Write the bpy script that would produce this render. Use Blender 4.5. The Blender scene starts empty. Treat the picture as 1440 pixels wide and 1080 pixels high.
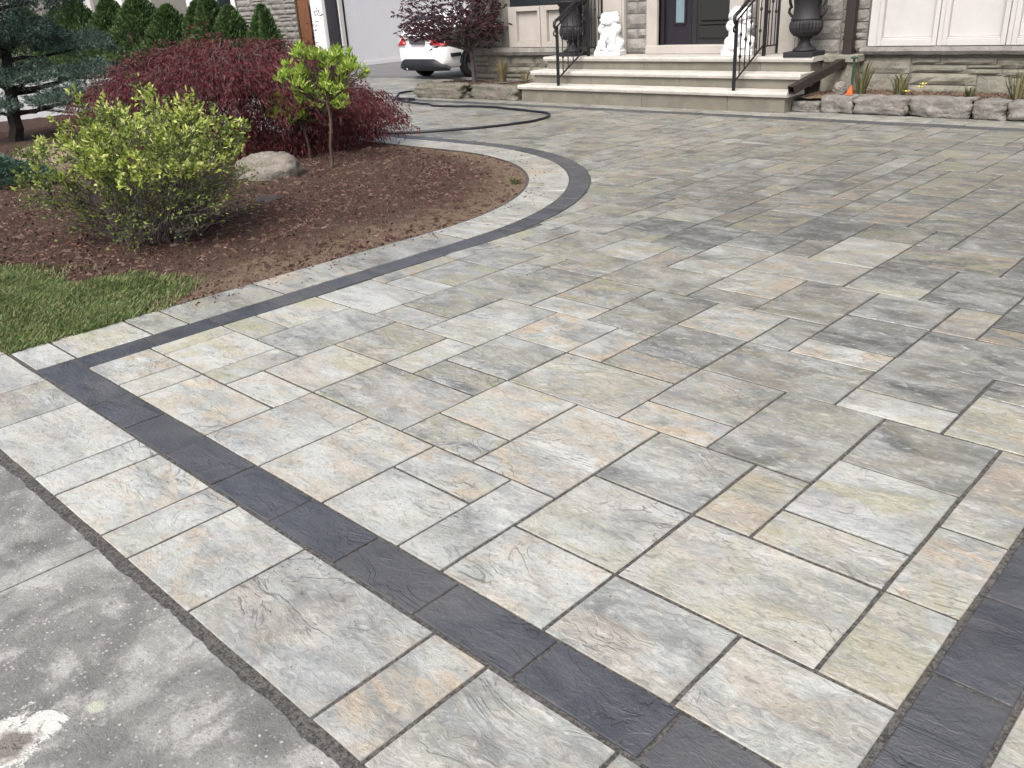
import bpy, bmesh, math, random
from mathutils import Vector, Matrix, noise

rad = math.radians
scene = bpy.context.scene
COL = scene.collection

# ------------------------------------------------------------------ camera
CAM_H = 1.40
YAW, PITCH, ROLL = rad(44.95671), rad(24.0319), rad(-3.36792)
fw_h = Vector((-math.sin(YAW), math.cos(YAW), 0)); rt = Vector((math.cos(YAW), math.sin(YAW), 0))
fw = fw_h * math.cos(PITCH) + Vector((0, 0, -math.sin(PITCH)))
up = rt.cross(fw)
r2 = rt * math.cos(ROLL) + up * math.sin(ROLL)
u2 = up * math.cos(ROLL) - rt * math.sin(ROLL)
cam_d = bpy.data.cameras.new('camera'); cam = bpy.data.objects.new('camera', cam_d); COL.objects.link(cam)
cam.matrix_world = Matrix(((r2.x, u2.x, -fw.x, 0), (r2.y, u2.y, -fw.y, 0), (r2.z, u2.z, -fw.z, CAM_H), (0, 0, 0, 1)))
cam_d.sensor_width = 36; cam_d.lens = 1207.98 / 1440 * 36; cam_d.clip_start = .05; cam_d.clip_end = 3000
scene.camera = cam

# ------------------------------------------------------------------ sky, sun, exposure
SUN_EL, SUN_AZ = rad(52), rad(158)     # azimuth from +Y clockwise
w = bpy.data.worlds.new('World'); scene.world = w; w.use_nodes = True
wn = w.node_tree.nodes; wl = w.node_tree.links
bg = wn['Background']; sky = wn.new('ShaderNodeTexSky'); sky.sky_type = 'NISHITA'; sky.sun_disc = False
sky.sun_elevation = SUN_EL; sky.sun_rotation = SUN_AZ
sky.air_density = .7; sky.dust_density = 6.0; sky.ozone_density = 1.0
wl.new(sky.outputs[0], bg.inputs[0]); bg.inputs[1].default_value = .15
sd = bpy.data.lights.new('sun', 'SUN'); sun = bpy.data.objects.new('sun', sd); COL.objects.link(sun)
sd.energy = 1.35; sd.angle = rad(26); sd.color = (.985, 1, .985)
sdir = Vector((math.sin(SUN_AZ) * math.cos(SUN_EL), math.cos(SUN_AZ) * math.cos(SUN_EL), math.sin(SUN_EL)))
sun.rotation_euler = sdir.to_track_quat('Z', 'Y').to_euler()
vs = scene.view_settings; vs.view_transform = 'Standard'; vs.look = 'None'; vs.gamma = 1; vs.exposure = .74
vs.use_curve_mapping = False
scene.render.engine = 'CYCLES'
scene.cycles.use_denoising = True; scene.cycles.use_adaptive_sampling = True; scene.cycles.adaptive_threshold = .02
scene.cycles.max_bounces = 4; scene.cycles.diffuse_bounces = 2; scene.cycles.glossy_bounces = 2
scene.cycles.transmission_bounces = 3; scene.cycles.transparent_max_bounces = 6
scene.cycles.sample_clamp_indirect = 6

# ------------------------------------------------------------------ node helpers
class T:
    def __init__(s, name):
        s.mat = bpy.data.materials.new(name); s.mat.use_nodes = True
        s.nt = s.mat.node_tree; s.bsdf = s.nt.nodes['Principled BSDF']
    def put(s, sock, v):
        if isinstance(v, bpy.types.NodeSocket): s.nt.links.new(v, sock)
        else:
            if isinstance(v, (tuple, list)) and len(v) == 3 and sock.type == 'RGBA': v = (*v, 1)
            sock.default_value = v
    def nd(s, typ, ins=None, **kw):
        n = s.nt.nodes.new('ShaderNode' + typ)
        for k, v in kw.items(): setattr(n, k, v)
        for k, v in (ins or {}).items(): s.put(n.inputs[k], v)
        return n
    def math(s, op, a, b=0., c=0., clamp=False):
        n = s.nt.nodes.new('ShaderNodeMath'); n.operation = op; n.use_clamp = clamp
        s.put(n.inputs[0], a); s.put(n.inputs[1], b); s.put(n.inputs[2], c); return n.outputs[0]
    def mix(s, f, a, b, blend='MIX'):
        n = s.nt.nodes.new('ShaderNodeMix'); n.data_type = 'RGBA'; n.blend_type = blend; n.clamp_factor = True
        s.put(n.inputs[0], f); s.put(n.inputs[6], a); s.put(n.inputs[7], b); return n.outputs[2]
    def noise(s, vec, scale, detail=4, rough=.55, dist=0., out=0):
        n = s.nd('TexNoise', {'Scale': scale, 'Detail': detail, 'Roughness': rough, 'Distortion': dist})
        if vec is not None: s.put(n.inputs['Vector'], vec)
        return n.outputs[out]
    def step(s, v, lo, hi):
        n = s.nt.nodes.new('ShaderNodeMapRange'); n.interpolation_type = 'SMOOTHSTEP'
        s.put(n.inputs[0], v); s.put(n.inputs[1], lo); s.put(n.inputs[2], hi); return n.outputs[0]
    def scale(s, vec, xyz):
        n = s.nt.nodes.new('ShaderNodeVectorMath'); n.operation = 'MULTIPLY'
        s.put(n.inputs[0], vec); s.put(n.inputs[1], xyz); return n.outputs[0]
    def add(s, a, b):
        n = s.nt.nodes.new('ShaderNodeVectorMath'); n.operation = 'ADD'
        s.put(n.inputs[0], a); s.put(n.inputs[1], b); return n.outputs[0]
    def pos(s): return s.nd('NewGeometry').outputs['Position']
    def island(s): return s.nd('NewGeometry').outputs['Random Per Island']
    def bump(s, h, dist, strength=1., normal=None):
        n = s.nd('Bump', {'Height': h, 'Distance': dist, 'Strength': strength})
        if normal is not None: s.put(n.inputs['Normal'], normal)
        return n.outputs[0]
    def done(s, color=None, rough=None, normal=None, spec=None, metal=None):
        b = s.bsdf.inputs
        if color is not None: s.put(b['Base Color'], color)
        if rough is not None: s.put(b['Roughness'], rough)
        if normal is not None: s.put(b['Normal'], normal)
        if spec is not None: s.put(b['Specular IOR Level'], spec)
        if metal is not None: s.put(b['Metallic'], metal)
        return s.mat

def objrand(t):
    oi = t.nd('ObjectInfo')
    return oi

def paver_mat(name, mode, dark=False):
    t = T(name)
    oi = t.nd('ObjectInfo')
    if mode == 'obj':
        tint = oi.outputs['Color']; rnd = oi.outputs['Random']
    else:
        a = t.nd('Attribute'); a.attribute_name = 'tint'; tint = a.outputs['Color']; rnd = t.island()
    sep = t.nd('SeparateColor', {0: tint}).outputs
    off = t.nd('CombineXYZ', {0: t.math('MULTIPLY', rnd, 91.7), 1: t.math('MULTIPLY', rnd, 53.1), 2: t.math('MULTIPLY', rnd, 17.3)}).outputs[0]
    p = t.add(t.pos(), off)
    ps = t.scale(p, (1.0, 1.9, 1.0))
    n1 = t.noise(ps, 3.2, 4, .55, .9)
    n2 = t.noise(t.add(ps, (7.3, 1.1, 3)), 3.4, 4, .6, 1.4)
    n3 = t.noise(t.add(ps, (1.3, 8.1, 5)), 2.6, 3, .6, 1.0)
    fine = t.noise(p, 70, 3, .7)
    mid = t.noise(ps, 21, 5, .74, 1.1)
    # cleft ledges
    led = t.noise(t.scale(p, (1.0, 2.2, 1)), 3.0, 4, .52, 1.6)
    lev = t.math('MULTIPLY', led, 9.0)
    fr = t.math('FRACT', lev)
    st = t.math('ADD', t.math('FLOOR', lev), t.step(fr, .80, 1.0))
    edge = t.math('SUBTRACT', 1.0, t.math('ABSOLUTE', t.math('SUBTRACT', t.math('MULTIPLY', fr, 1.0), .92)))
    vein_shade = t.math('MULTIPLY', t.step(edge, .90, 1.0), t.step(t.noise(t.add(p, (5, 5, 2)), 2.6, 2, .5), .52, .66))  # dark veins that also paint in shade along the ledge edges
    if dark:
        base = t.mix(t.step(n1, .3, .7), (.042, .046, .053), (.073, .078, .087))
        base = t.mix(t.math('MULTIPLY', t.step(n2, .5, .75), .45), base, (.055, .068, .066))
        base = t.mix(t.math('MULTIPLY', sep[0], .55), base, (.10, .10, .098))
        base = t.mix(t.math('MULTIPLY', t.step(fine, .5, .8), .30), base, (.11, .115, .12))
        base = t.mix(t.math('MULTIPLY', t.step(t.noise(t.pos(), 3.0, 5, .65), .5, .72), .5), base, (.125, .122, .115))
        base = t.mix(t.math('MULTIPLY', vein_shade, .5), base, (.02, .022, .026))
    else:
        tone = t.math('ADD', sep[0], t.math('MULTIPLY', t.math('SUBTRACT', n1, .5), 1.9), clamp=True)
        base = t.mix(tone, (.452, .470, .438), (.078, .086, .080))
        wf = t.math('MULTIPLY', t.step(n2, .43, .64), sep[1], clamp=True)
        base = t.mix(wf, base, t.mix(sep[0], (.480, .405, .300), (.200, .162, .118)))
        yl = t.math('MULTIPLY', t.step(n3, .44, .66), sep[2], clamp=True)
        base = t.mix(yl, base, t.mix(sep[0], (.41, .40, .275), (.165, .168, .105)))
        bl = t.math('MULTIPLY', t.step(t.noise(t.add(ps, (4, 4, 9)), 3.0, 3, .5, 1), .54, .74), .40)
        base = t.mix(bl, base, t.mix(sep[0], (.36, .385, .405), (.13, .14, .15)))
        pk = t.math('MULTIPLY', t.step(t.noise(t.add(ps, (9, 2, 1)), 4.0, 3, .5, 1), .62, .80), .20)
        base = t.mix(pk, base, t.mix(sep[0], (.46, .40, .395), (.20, .17, .17)))
        base = t.mix(t.math('MULTIPLY', t.step(mid, .50, .68), .50), base, (.53, .525, .49))
        base = t.mix(t.math('MULTIPLY', t.step(mid, .49, .33), .55), base, (.145, .145, .142))
        base = t.mix(t.math('MULTIPLY', t.step(fine, .50, .70), .34), base, (.17, .17, .155))
        base = t.mix(t.math('MULTIPLY', vein_shade, .72), base, (.085, .085, .08))
    # grime along world-scale patches
    g = t.noise(t.pos(), .55, 3, .5)
    base = t.mix(t.math('MULTIPLY', t.step(g, .45, .75), .18), base, (.09, .09, .085))
    msk = t.step(t.noise(t.add(p, (5, 5, 2)), 2.6, 2, .5), .47, .62)
    h = t.math('ADD', t.math('MULTIPLY', t.math('MULTIPLY', st, msk), .11), t.math('MULTIPLY', mid, .36))
    h = t.math('ADD', h, t.math('MULTIPLY', led, .45))
    h = t.math('ADD', h, t.math('MULTIPLY', fine, .17))
    nrm = t.bump(h, .0145 if not dark else .016, .9)
    ro = t.math('ADD', .22 if not dark else .27, t.math('MULTIPLY', n2, .30))
    return t.done(base, ro, nrm, .5)

def rock_mat(name, c1, c2, c3, sc=4., bumpd=.03, rough=.8):
    t = T(name); oi = t.nd('ObjectInfo')
    p = t.add(t.pos(), t.scale(t.nd('CombineXYZ', {0: oi.outputs['Random'], 1: oi.outputs['Random'], 2: 0.}).outputs[0], (37, 91, 0)))
    n1 = t.noise(p, sc, 6, .6, .4); n2 = t.noise(p, sc * 2.7, 5, .65, .6); f = t.noise(p, 60, 3, .7)
    c = t.mix(t.step(n1, .35, .65), c1, c2)
    c = t.mix(t.math('MULTIPLY', t.step(n2, .52, .72), .8), c, c3)
    c = t.mix(t.math('MULTIPLY', t.step(f, .5, .8), .35), c, tuple(x * .55 for x in c1))
    c = t.mix(t.math('MULTIPLY', oi.outputs['Random'], .35), c, tuple(x * .7 for x in c2))
    h = t.math('ADD', n2, t.math('MULTIPLY', f, .25))
    return t.done(c, rough, t.bump(h, bumpd), .3)

def leaf_mat(name, cols, rough=.5, trans=.35):
    t = T(name); r = t.island()
    c = cols[0]
    for k, cc in enumerate(cols[1:]):
        c = t.mix(t.step(r, (k + .1) / len(cols), (k + 1.1) / len(cols)), c, cc)
    big = t.noise(t.pos(), 5, 2, .5)
    c = t.mix(t.math('MULTIPLY', t.step(big, .4, .7), .35), c, tuple(x * .6 for x in cols[0]))
    t.done(c, rough, None, .35)
    tr = t.nd('BsdfTranslucent', {'Color': c}); mx = t.nd('MixShader', {0: trans, 1: t.bsdf.outputs[0], 2: tr.outputs[0]})
    t.nt.links.new(mx.outputs[0], t.nt.nodes['Material Output'].inputs[0])
    return t.mat

def plain(name, col, rough=.5, metal=0., var=.25, sc=8., bumpd=0., spec=.4):
    t = T(name); p = t.pos(); n = t.noise(p, sc, 5, .6, .3); f = t.noise(p, sc * 9, 3, .6)
    c = t.mix(t.math('MULTIPLY', t.step(n, .35, .75), var), col, tuple(x * .6 for x in col))
    c = t.mix(t.math('MULTIPLY', t.step(f, .5, .8), var * .6), c, tuple(min(1, x * 1.25) for x in col))
    nr = t.bump(t.math('ADD', n, t.math('MULTIPLY', f, .3)), bumpd) if bumpd else None
    return t.done(c, t.math('ADD', rough, t.math('MULTIPLY', n, .12)), nr, spec, metal)

MT = {}
MT['paver'] = paver_mat('paver_stone', 'obj'); MT['paver_s'] = paver_mat('paver_stone_far', 'attr')
MT['dark'] = paver_mat('dark_paver_stone', 'obj', True); MT['dark_s'] = paver_mat('dark_paver_stone_far', 'attr', True)
def sand_mat():
    t = T('joint_sand'); p = t.pos(); n = t.noise(p, 120, 3, .7); b = t.noise(p, 6, 3, .6)
    c = t.mix(t.step(n, .35, .65), (.035, .034, .032), (.125, .118, .108))
    c = t.mix(t.math('MULTIPLY', t.step(b, .5, .75), .3), c, (.08, .07, .065))
    return t.done(c, .9, t.bump(n, .004), .2)
MT['sand'] = sand_mat()
def concrete_mat():
    t = T('old_concrete'); p = t.pos()
    a = t.noise(p, 2.3, 6, .65, .6); b = t.noise(p, 7, 6, .7, .4); f = t.noise(p, 90, 4, .75); sp = t.noise(p, 38, 2, .5)
    c = t.mix(t.step(a, .36, .60), (.31, .318, .292), (.15, .153, .14))
    c = t.mix(t.math('MULTIPLY', t.step(b, .50, .66), .65), c, (.42, .425, .395))
    c = t.mix(t.math('MULTIPLY', t.step(b, .47, .32), .75), c, (.10, .102, .095))
    c = t.mix(t.math('MULTIPLY', t.step(f, .48, .75), .5), c, (.11, .11, .105))
    c = t.mix(t.math('MULTIPLY', t.step(sp, .70, .76), .7), c, (.62, .62, .58))
    vo = t.nd('TexVoronoi', {'Vector': p, 'Scale': 95.}); ag = t.math('MULTIPLY', t.step(vo.outputs['Distance'], .36, .26), t.step(t.nd('SeparateColor', {0: vo.outputs['Color']}).outputs[0], .62, .70))
    c = t.mix(t.math('MULTIPLY', ag, .75), c, t.mix(t.nd('SeparateColor', {0: vo.outputs['Color']}).outputs[1], (.09, .09, .085), (.50, .49, .46)))
    nn = t.noise(p, 10, 5, .7, .3); pv = t.noise(t.add(p, (3, 1, 0)), 120, 2, .6)
    c = t.mix(t.math('MULTIPLY', t.step(pv, .68, .72), .6), c, (.03, .03, .03))
    # old white paint drips: an irregular ring with a brown centre, and one pale dab
    def blob(x, y, r0, r1, k):
        d = t.nd('VectorMath', {0: t.scale(p, (1, 1, 0)), 1: (x, y, 0)}, operation='DISTANCE').outputs['Value']
        d = t.math('ADD', d, t.math('MULTIPLY', t.math('SUBTRACT', nn, .5), k))
        return t.step(d, r1, r0)
    ring = t.math('MULTIPLY', blob(-1.80, .205, .080, .10, .24), t.step(t.noise(t.add(p, (8, 3, 0)), 26, 4, .7), .36, .46)); core = blob(-1.775, .205, .030, .060, .16)
    dab = blob(-1.745, .366, .010, .026, .05)
    c = t.mix(t.math('MULTIPLY', ring, .85), c, (.60, .60, .55))
    c = t.mix(t.math('MULTIPLY', core, .95), c, (.16, .14, .125))
    c = t.mix(t.math('MULTIPLY', dab, .6), c, (.50, .52, .40))
    h = t.math('ADD', t.math('MULTIPLY', b, .5), f)
    h = t.math('ADD', h, t.math('MULTIPLY', ring, .5))
    return t.done(c, .72, t.bump(h, .006, .9), .35)
MT['concrete'] = concrete_mat()
MT['pale_concrete'] = plain('pale_concrete', (.33, .33, .32), .8, 0, .35, 1.5, .004, .25)
MT['garage_floor'] = plain('garage_floor_concrete', (.14, .14, .14), .5, 0, .3, 2)
def soil_mat():
    t = T('mulch_soil'); p = t.pos()
    a = t.noise(p, 1.3, 5, .6, .6); b = t.noise(p, 14, 6, .75, .5); f = t.noise(p, 70, 4, .75)
    c = t.mix(t.step(a, .35, .65), (.066, .036, .028), (.080, .055, .041))
    c = t.mix(t.math('MULTIPLY', t.step(b, .45, .7), .6), c, (.035, .022, .018))
    c = t.mix(t.math('MULTIPLY', t.step(f, .55, .75), .5), c, (.17, .11, .085))
    d = t.nd('VectorMath', {0: t.nd('VectorMath', {0: t.nd('VectorMath', {0: t.scale(p, (1, 1, 0)), 1: (-6.898, 3.725, 0)}, operation='SUBTRACT').outputs[0], 1: (0, 0, 0)}, operation='MAXIMUM').outputs[0]}, operation='LENGTH').outputs['Value']
    rim = t.math('MULTIPLY', t.step(t.math('ADD', d, t.math('MULTIPLY', t.math('SUBTRACT', b, .5), 1.4)), 1.92, 2.45), .8)
    c = t.mix(rim, c, t.mix(f, (.14, .105, .07), (.30, .235, .165)))
    h = t.math('ADD', b, t.math('MULTIPLY', f, .5))
    return t.done(c, .95, t.bump(h, .03), .15)
MT['soil'] = soil_mat()
MT['chip'] = leaf_mat('bark_chip', [(.030, .017, .014), (.068, .032, .025), (.095, .052, .039), (.14, .092, .07)], .9, 0.)
MT['litter'] = leaf_mat('dry_leaf', [(.20, .14, .10), (.30, .23, .17), (.12, .025, .028), (.16, .10, .07)], .8, .1)
MT['grass'] = leaf_mat('grass_blade', [(.06, .105, .03), (.105, .175, .048), (.17, .255, .075), (.26, .26, .13)], .55, .3)
MT['lawn'] = plain('lawn_soil', (.115, .105, .055), .95, 0, .5, 9, .02, .1)
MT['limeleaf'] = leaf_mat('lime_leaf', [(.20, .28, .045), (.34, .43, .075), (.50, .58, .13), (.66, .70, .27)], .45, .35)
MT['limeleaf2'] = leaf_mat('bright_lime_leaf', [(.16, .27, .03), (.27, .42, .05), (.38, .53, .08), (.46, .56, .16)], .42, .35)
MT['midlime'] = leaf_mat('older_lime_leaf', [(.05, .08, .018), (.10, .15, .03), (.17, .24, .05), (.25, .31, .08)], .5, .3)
MT['midleaf'] = leaf_mat('mid_green_leaf', [(.035, .06, .015), (.06, .10, .025), (.10, .16, .04)], .5, .3)
MT['redleaf'] = leaf_mat('red_lace_leaf', [(.040, .008, .012), (.10, .016, .024), (.19, .032, .042), (.13, .06, .055)], .5, .3)
MT['purpleleaf'] = leaf_mat('purple_leaf', [(.028, .010, .016), (.05, .014, .022), (.085, .022, .032), (.06, .03, .03)], .45, .3)
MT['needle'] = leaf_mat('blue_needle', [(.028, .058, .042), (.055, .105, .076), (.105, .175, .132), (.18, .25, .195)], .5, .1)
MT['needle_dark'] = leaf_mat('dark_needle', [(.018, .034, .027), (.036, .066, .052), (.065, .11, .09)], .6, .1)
MT['cedar'] = leaf_mat('cedar_spray', [(.016, .038, .013), (.034, .078, .024), (.06, .12, .035), (.10, .145, .05)], .6, .15)
MT['juniper'] = leaf_mat('juniper_spray', [(.03, .07, .045), (.06, .12, .085), (.11, .19, .13)], .5, .15)
MT['drygrass'] = leaf_mat('dry_blade', [(.14, .10, .06), (.28, .22, .13), (.38, .32, .20), (.12, .15, .05)], .7, .2)
MT['greenblade'] = leaf_mat('green_blade', [(.06, .075, .03), (.12, .135, .06), (.24, .22, .12)], .55, .25)
MT['bark'] = plain('bark_brown', (.085, .062, .048), .9, 0, .6, 25, .01, .2)
MT['bark_dark'] = plain('bark_dark', (.030, .026, .024), .9, 0, .6, 25, .01, .2)
MT['bark_grey'] = plain('bark_grey', (.115, .10, .095), .9, 0, .6, 25, .01, .2)
MT['boulder'] = rock_mat('grey_boulder', (.27, .245, .205), (.175, .16, .135), (.40, .375, .33), 5, .035)
MT['boulder_tan'] = rock_mat('tan_boulder', (.27, .205, .165), (.18, .135, .11), (.33, .27, .22), 4, .02)
MT['edge_rock'] = rock_mat('edging_rock', (.27, .26, .235), (.175, .17, .152), (.37, .35, .315), 6, .03)
MT['edge_rock_l'] = rock_mat('edging_rock_mossy', (.21, .19, .155), (.13, .135, .10), (.32, .31, .27), 6, .03)
MT['dark_rock'] = rock_mat('dark_flat_rock', (.07, .062, .055), (.045, .04, .037), (.11, .10, .09), 6, .02)
MT['stone'] = rock_mat('house_stone', (.275, .265, .245), (.20, .195, .18), (.35, .335, .31), 5, .02)
MT['stone_low'] = rock_mat('house_stone_greenish', (.255, .25, .205), (.185, .185, .15), (.31, .30, .255), 5, .02)
MT['mortar'] = plain('mortar', (.17, .165, .15), .95, 0, .3, 14, .004, .15)
MT['cast'] = plain('cast_stone', (.42, .395, .36), .75, 0, .35, 2.2, .002, .3)
MT['whitetrim'] = plain('white_trim', (.50, .495, .48), .55, 0, .25, 2.0, 0, .35)
MT['brightwhite'] = plain('bright_white_paint', (.74, .745, .75), .5, 0, .1, 3)
MT['tread'] = rock_mat('step_tread', (.52, .505, .46), (.42, .405, .36), (.58, .565, .53), 3, .008)
MT['riser'] = rock_mat('step_riser', (.215, .205, .165), (.165, .155, .125), (.235, .215, .18), 2.2, .003)
MT['iron'] = plain('black_iron', (.010, .011, .013), .38, .0, .3, 30, 0, .5)
MT['urn'] = plain('urn_iron', (.022, .022, .024), .55, .0, .5, 18, .002, .4)
MT['statue'] = plain('statue_white', (.80, .81, .81), .6, 0, .16, 9, .003, .3)
MT['door'] = plain('dark_door', (.020, .021, .020), .35, 0, .3, 6, 0, .5)
MT['doorframe'] = plain('door_frame', (.014, .012, .018), .4, 0, .3, 6, 0, .5)
MT['glass'] = plain('window_glass', (.018, .024, .026), .10, 0, .2, 3, 0, .6)
MT['sideglass'] = plain('frosted_glass', (.17, .24, .27), .12, 0, .3, 4, 0, .6)
MT['brown'] = plain('downspout_brown', (.028, .022, .020), .45, 0, .3, 12, 0, .45)
MT['wood'] = plain('brown_gate_wood', (.17, .075, .038), .6, 0, .5, 7, .003, .3)
MT['hose'] = plain('black_hose', (.008, .008, .013), .4, 0, .2, 20, 0, .5)
MT['orange'] = plain('orange_plastic', (.72, .13, .035), .5, 0, .15, 20)
MT['garage_wall'] = plain('garage_wall_paint', (.62, .63, .645), .7, 0, .10, 2, 0, .3)
MT['garage_dark'] = plain('garage_dark_trim', (.018, .018, .022), .5, 0, .2, 5)
MT['roof'] = plain('roof_shingle', (.05, .048, .046), .9, 0, .4, 9, .01, .2)
MT['upper'] = plain('upper_wall_stone', (.24, .23, .215), .85, 0, .5, 3, .01, .25)
MT['carpaint'] = plain('white_car_paint', (.78, .79, .80), .18, 0, .03, 2, 0, .5)
MT['carblack'] = plain('black_car_plastic', (.012, .013, .016), .5, 0, .2, 10)
MT['tail'] = plain('red_tail_lens', (.36, .012, .016), .15, 0, .15, 20, 0, .6)
MT['plate'] = plain('licence_plate_dark', (.06, .06, .065), .4, 0, .2, 40)
MT['tyre'] = plain('tyre_rubber', (.012, .012, .012), .8, 0, .2, 30, 0, .3)
MT['rim'] = plain('alloy_rim', (.25, .25, .26), .3, .8, .2, 10)
MT['yellow'] = plain('yellow_petal', (.75, .62, .10), .6, 0, .2, 20)
MT['greenmetal'] = plain('green_stake_paint', (.02, .06, .04), .5, 0, .3, 20)

# ------------------------------------------------------------------ mesh helpers
def link(name, me, mat=None, parent=None):
    o = bpy.data.objects.new(name, me); COL.objects.link(o)
    if mat is not None and me is not None and not me.materials: me.materials.append(mat)
    if parent is not None: o.parent = parent
    return o
def tag(o, label=None, cat=None, group=None, kind=None):
    if label: o['label'] = label
    if cat: o['category'] = cat
    if group: o['group'] = group
    if kind: o['kind'] = kind
    return o
def empty(name, loc=(0, 0, 0), label=None, cat=None, group=None, rz=0):
    o = bpy.data.objects.new(name, None); COL.objects.link(o); o.location = loc; o.rotation_euler.z = rz
    o.empty_display_size = .1
    return tag(o, label, cat, group)

class MB:
    def __init__(s): s.v = []; s.f = []
    def add(s, vs, fs):
        b = len(s.v); s.v += [tuple(p) for p in vs]; s.f += [tuple(i + b for i in q) for q in fs]; return s
    def box(s, x0, x1, y0, y1, z0, z1):
        return s.add([(x0, y0, z0), (x1, y0, z0), (x1, y1, z0), (x0, y1, z0), (x0, y0, z1), (x1, y0, z1), (x1, y1, z1), (x0, y1, z1)],
                     [(3, 2, 1, 0), (4, 5, 6, 7), (0, 1, 5, 4), (1, 2, 6, 5), (2, 3, 7, 6), (3, 0, 4, 7)])
    def tube(s, pts, rads, seg=8, cap=True):
        pts = [Vector(p) for p in pts]
        if not isinstance(rads, (list, tuple)): rads = [rads] * len(pts)
        rings = []; prev = None
        for k, p in enumerate(pts):
            d = (pts[min(k + 1, len(pts) - 1)] - pts[max(k - 1, 0)])
            if d.length < 1e-9: d = Vector((0, 0, 1))
            d.normalize()
            if prev is None:
                a = d.orthogonal().normalized()
            else:
                a = prev - d * prev.dot(d)
                a = a.normalized() if a.length > 1e-6 else d.orthogonal().normalized()
            prev = a; b = d.cross(a)
            rings.append([p + (a * math.cos(2 * math.pi * i / seg) + b * math.sin(2 * math.pi * i / seg)) * rads[k] for i in range(seg)])
        vs = [q for r in rings for q in r]; fs = []
        for k in range(len(pts) - 1):
            for i in range(seg):
                j = (i + 1) % seg; fs.append((k * seg + i, k * seg + j, (k + 1) * seg + j, (k + 1) * seg + i))
        if cap: fs += [tuple(reversed(range(seg))), tuple(range((len(pts) - 1) * seg, len(pts) * seg))]
        return s.add(vs, fs)
    def lathe(s, prof, cx, cy, seg=24, flute=None):
        vs = []; fs = []
        for k, (r, z) in enumerate(prof):
            for i in range(seg):
                a = 2 * math.pi * i / seg
                rr = r * (1 + (flute[k] if flute else 0) * (1 if i % 2 else -1))
                vs.append((cx + rr * math.cos(a), cy + rr * math.sin(a), z))
        for k in range(len(prof) - 1):
            for i in range(seg):
                j = (i + 1) % seg; fs.append((k * seg + i, k * seg + j, (k + 1) * seg + j, (k + 1) * seg + i))
        fs += [tuple(reversed(range(seg))), tuple(range((len(prof) - 1) * seg, len(prof) * seg))]
        return s.add(vs, fs)
    def mesh(s, name, smooth=False):
        me = bpy.data.meshes.new(name); me.from_pydata(s.v, [], s.f)
        if smooth: me.polygons.foreach_set('use_smooth', [True] * len(me.polygons))
        me.update(); return me
    def build(s, name, mat, parent=None, smooth=False, bevel=0, seg=2):
        o = link(name, s.mesh(name, smooth), mat, parent)
        if bevel:
            m = o.modifiers.new('bevel', 'BEVEL'); m.width = bevel; m.segments = seg; m.limit_method = 'ANGLE'
        return o

def sheet(name, x0, x1, y0, y1, z, mat, parent=None):
    me = bpy.data.meshes.new(name); me.from_pydata([(x0, y0, z), (x1, y0, z), (x1, y1, z), (x0, y1, z)], [], [(0, 1, 2, 3)]); me.update()
    return link(name, me, mat, parent)

# ------------------------------------------------------------------ ground and setting
ground = tag(sheet('ground', -900, 900, -900, 900, -.060, MT['pale_concrete']), kind='structure')

# ------------------------------------------------------------------ driveway paving
U0, MU, V0, MV = -2.2605, .1855, 1.866, .1859
def X(i): return U0 + MU * i
def Y(j): return V0 + MV * j
GAP = .0095
IL, IR, JF, JB = -8.75, 10.0, -3.57, 40.6        # field limits in modules
CX, CY = X(-25), Y(10)
RO = X(IL) - CX                                   # field-side radius of the dark band
BW = .167                                         # dark band width
RI = RO - BW; RB = X(-11.55) - CX                 # inner radius of dark band / of the edge row
def inS(x, y, e=0.):
    if y < CY: return x < X(IL) + e
    if x < CX: return y < CY + RO + e
    return (x - CX) ** 2 + (y - CY) ** 2 < (RO + e) ** 2

traced = """-8.75 -3.57 -7 -2;-7 -3.57 -6 -2;-6 -3.57 -3 -2;-8.75 -2 -8 0;-8 -2 -6 0;-6 -2 -5 0;-5 -2 -3 -1;-5 -1 -3 1;
-8.75 0 -7 1;-8.75 1 -7 3;-7 0 -5 3;-8.75 3 -6 5;-6 3 -4 4;-6 4 -4 6;-4 3 -2 6;-3 1 -2 3;-5 1 -3 3;-3 -1 0 1;-2 1 0 2;-2 2 0 4;
-2 4 0 6;0 4 1 6;0 2 3 4;1 4 3 5;0 0 2 2;0 -1 2 0;2 -1 4 2;1 -2 3 -1;1 -3.57 3 -2;-1 -3.57 1 -1;-3 -3.57 -1 -1;3 -3.57 4 -1;
4 -3.57 6 -2;4 -2 6 0;4 0 6 2;3 2 5 3;3 3 5 5;1 5 3 7;3 5 6 7;5 2 7 5;6 5 8 6;6 6 8 8;7 3 9 5;7 1 9 3;6 0 7 2;7 0 9 1;9 2 10 5;
8 5 10 7;8 7 10 8;4 7 6 8;4 8 6 10;3 7 4 9;1 7 3 9;2 9 4 12;6 8 9 10;4 10 6 12;6 10 7 12;7 10 9 11;5 12 7 15;3 12 5 13;3 13 5 15;
3 15 6 17;3 17 4 19;0 12 3 14;1 14 3 17;1 17 3 19;0 10 2 12;0 9 2 10;0 14 1 16;-1 16 1 19;-2 14 0 16;-2 12 0 14;-3 9 0 11;-2 11 0 12;
-3 11 -2 13;-4 13 -2 16;-5 11 -3 13;-5 9 -3 11;-6 13 -4 14;-6 14 -4 16;-7 10 -5 13;-8 13 -6 15;-8 11 -7 13;-8.75 10 -7 11;-8.75 11 -8 13;
-6 8 -5 10;-5 8 -3 9;-8 8 -6 10;-8.75 8 -8 10;-8 5 -6 6;-8 6 -6 8;-8.75 5 -8 8;-6 6 -3 8;-3 6 -1 7;-3 7 -1 9;-1 6 1 9;2 19 4 22;0 19 2 22;4 17 6 22"""
rects = []
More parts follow.
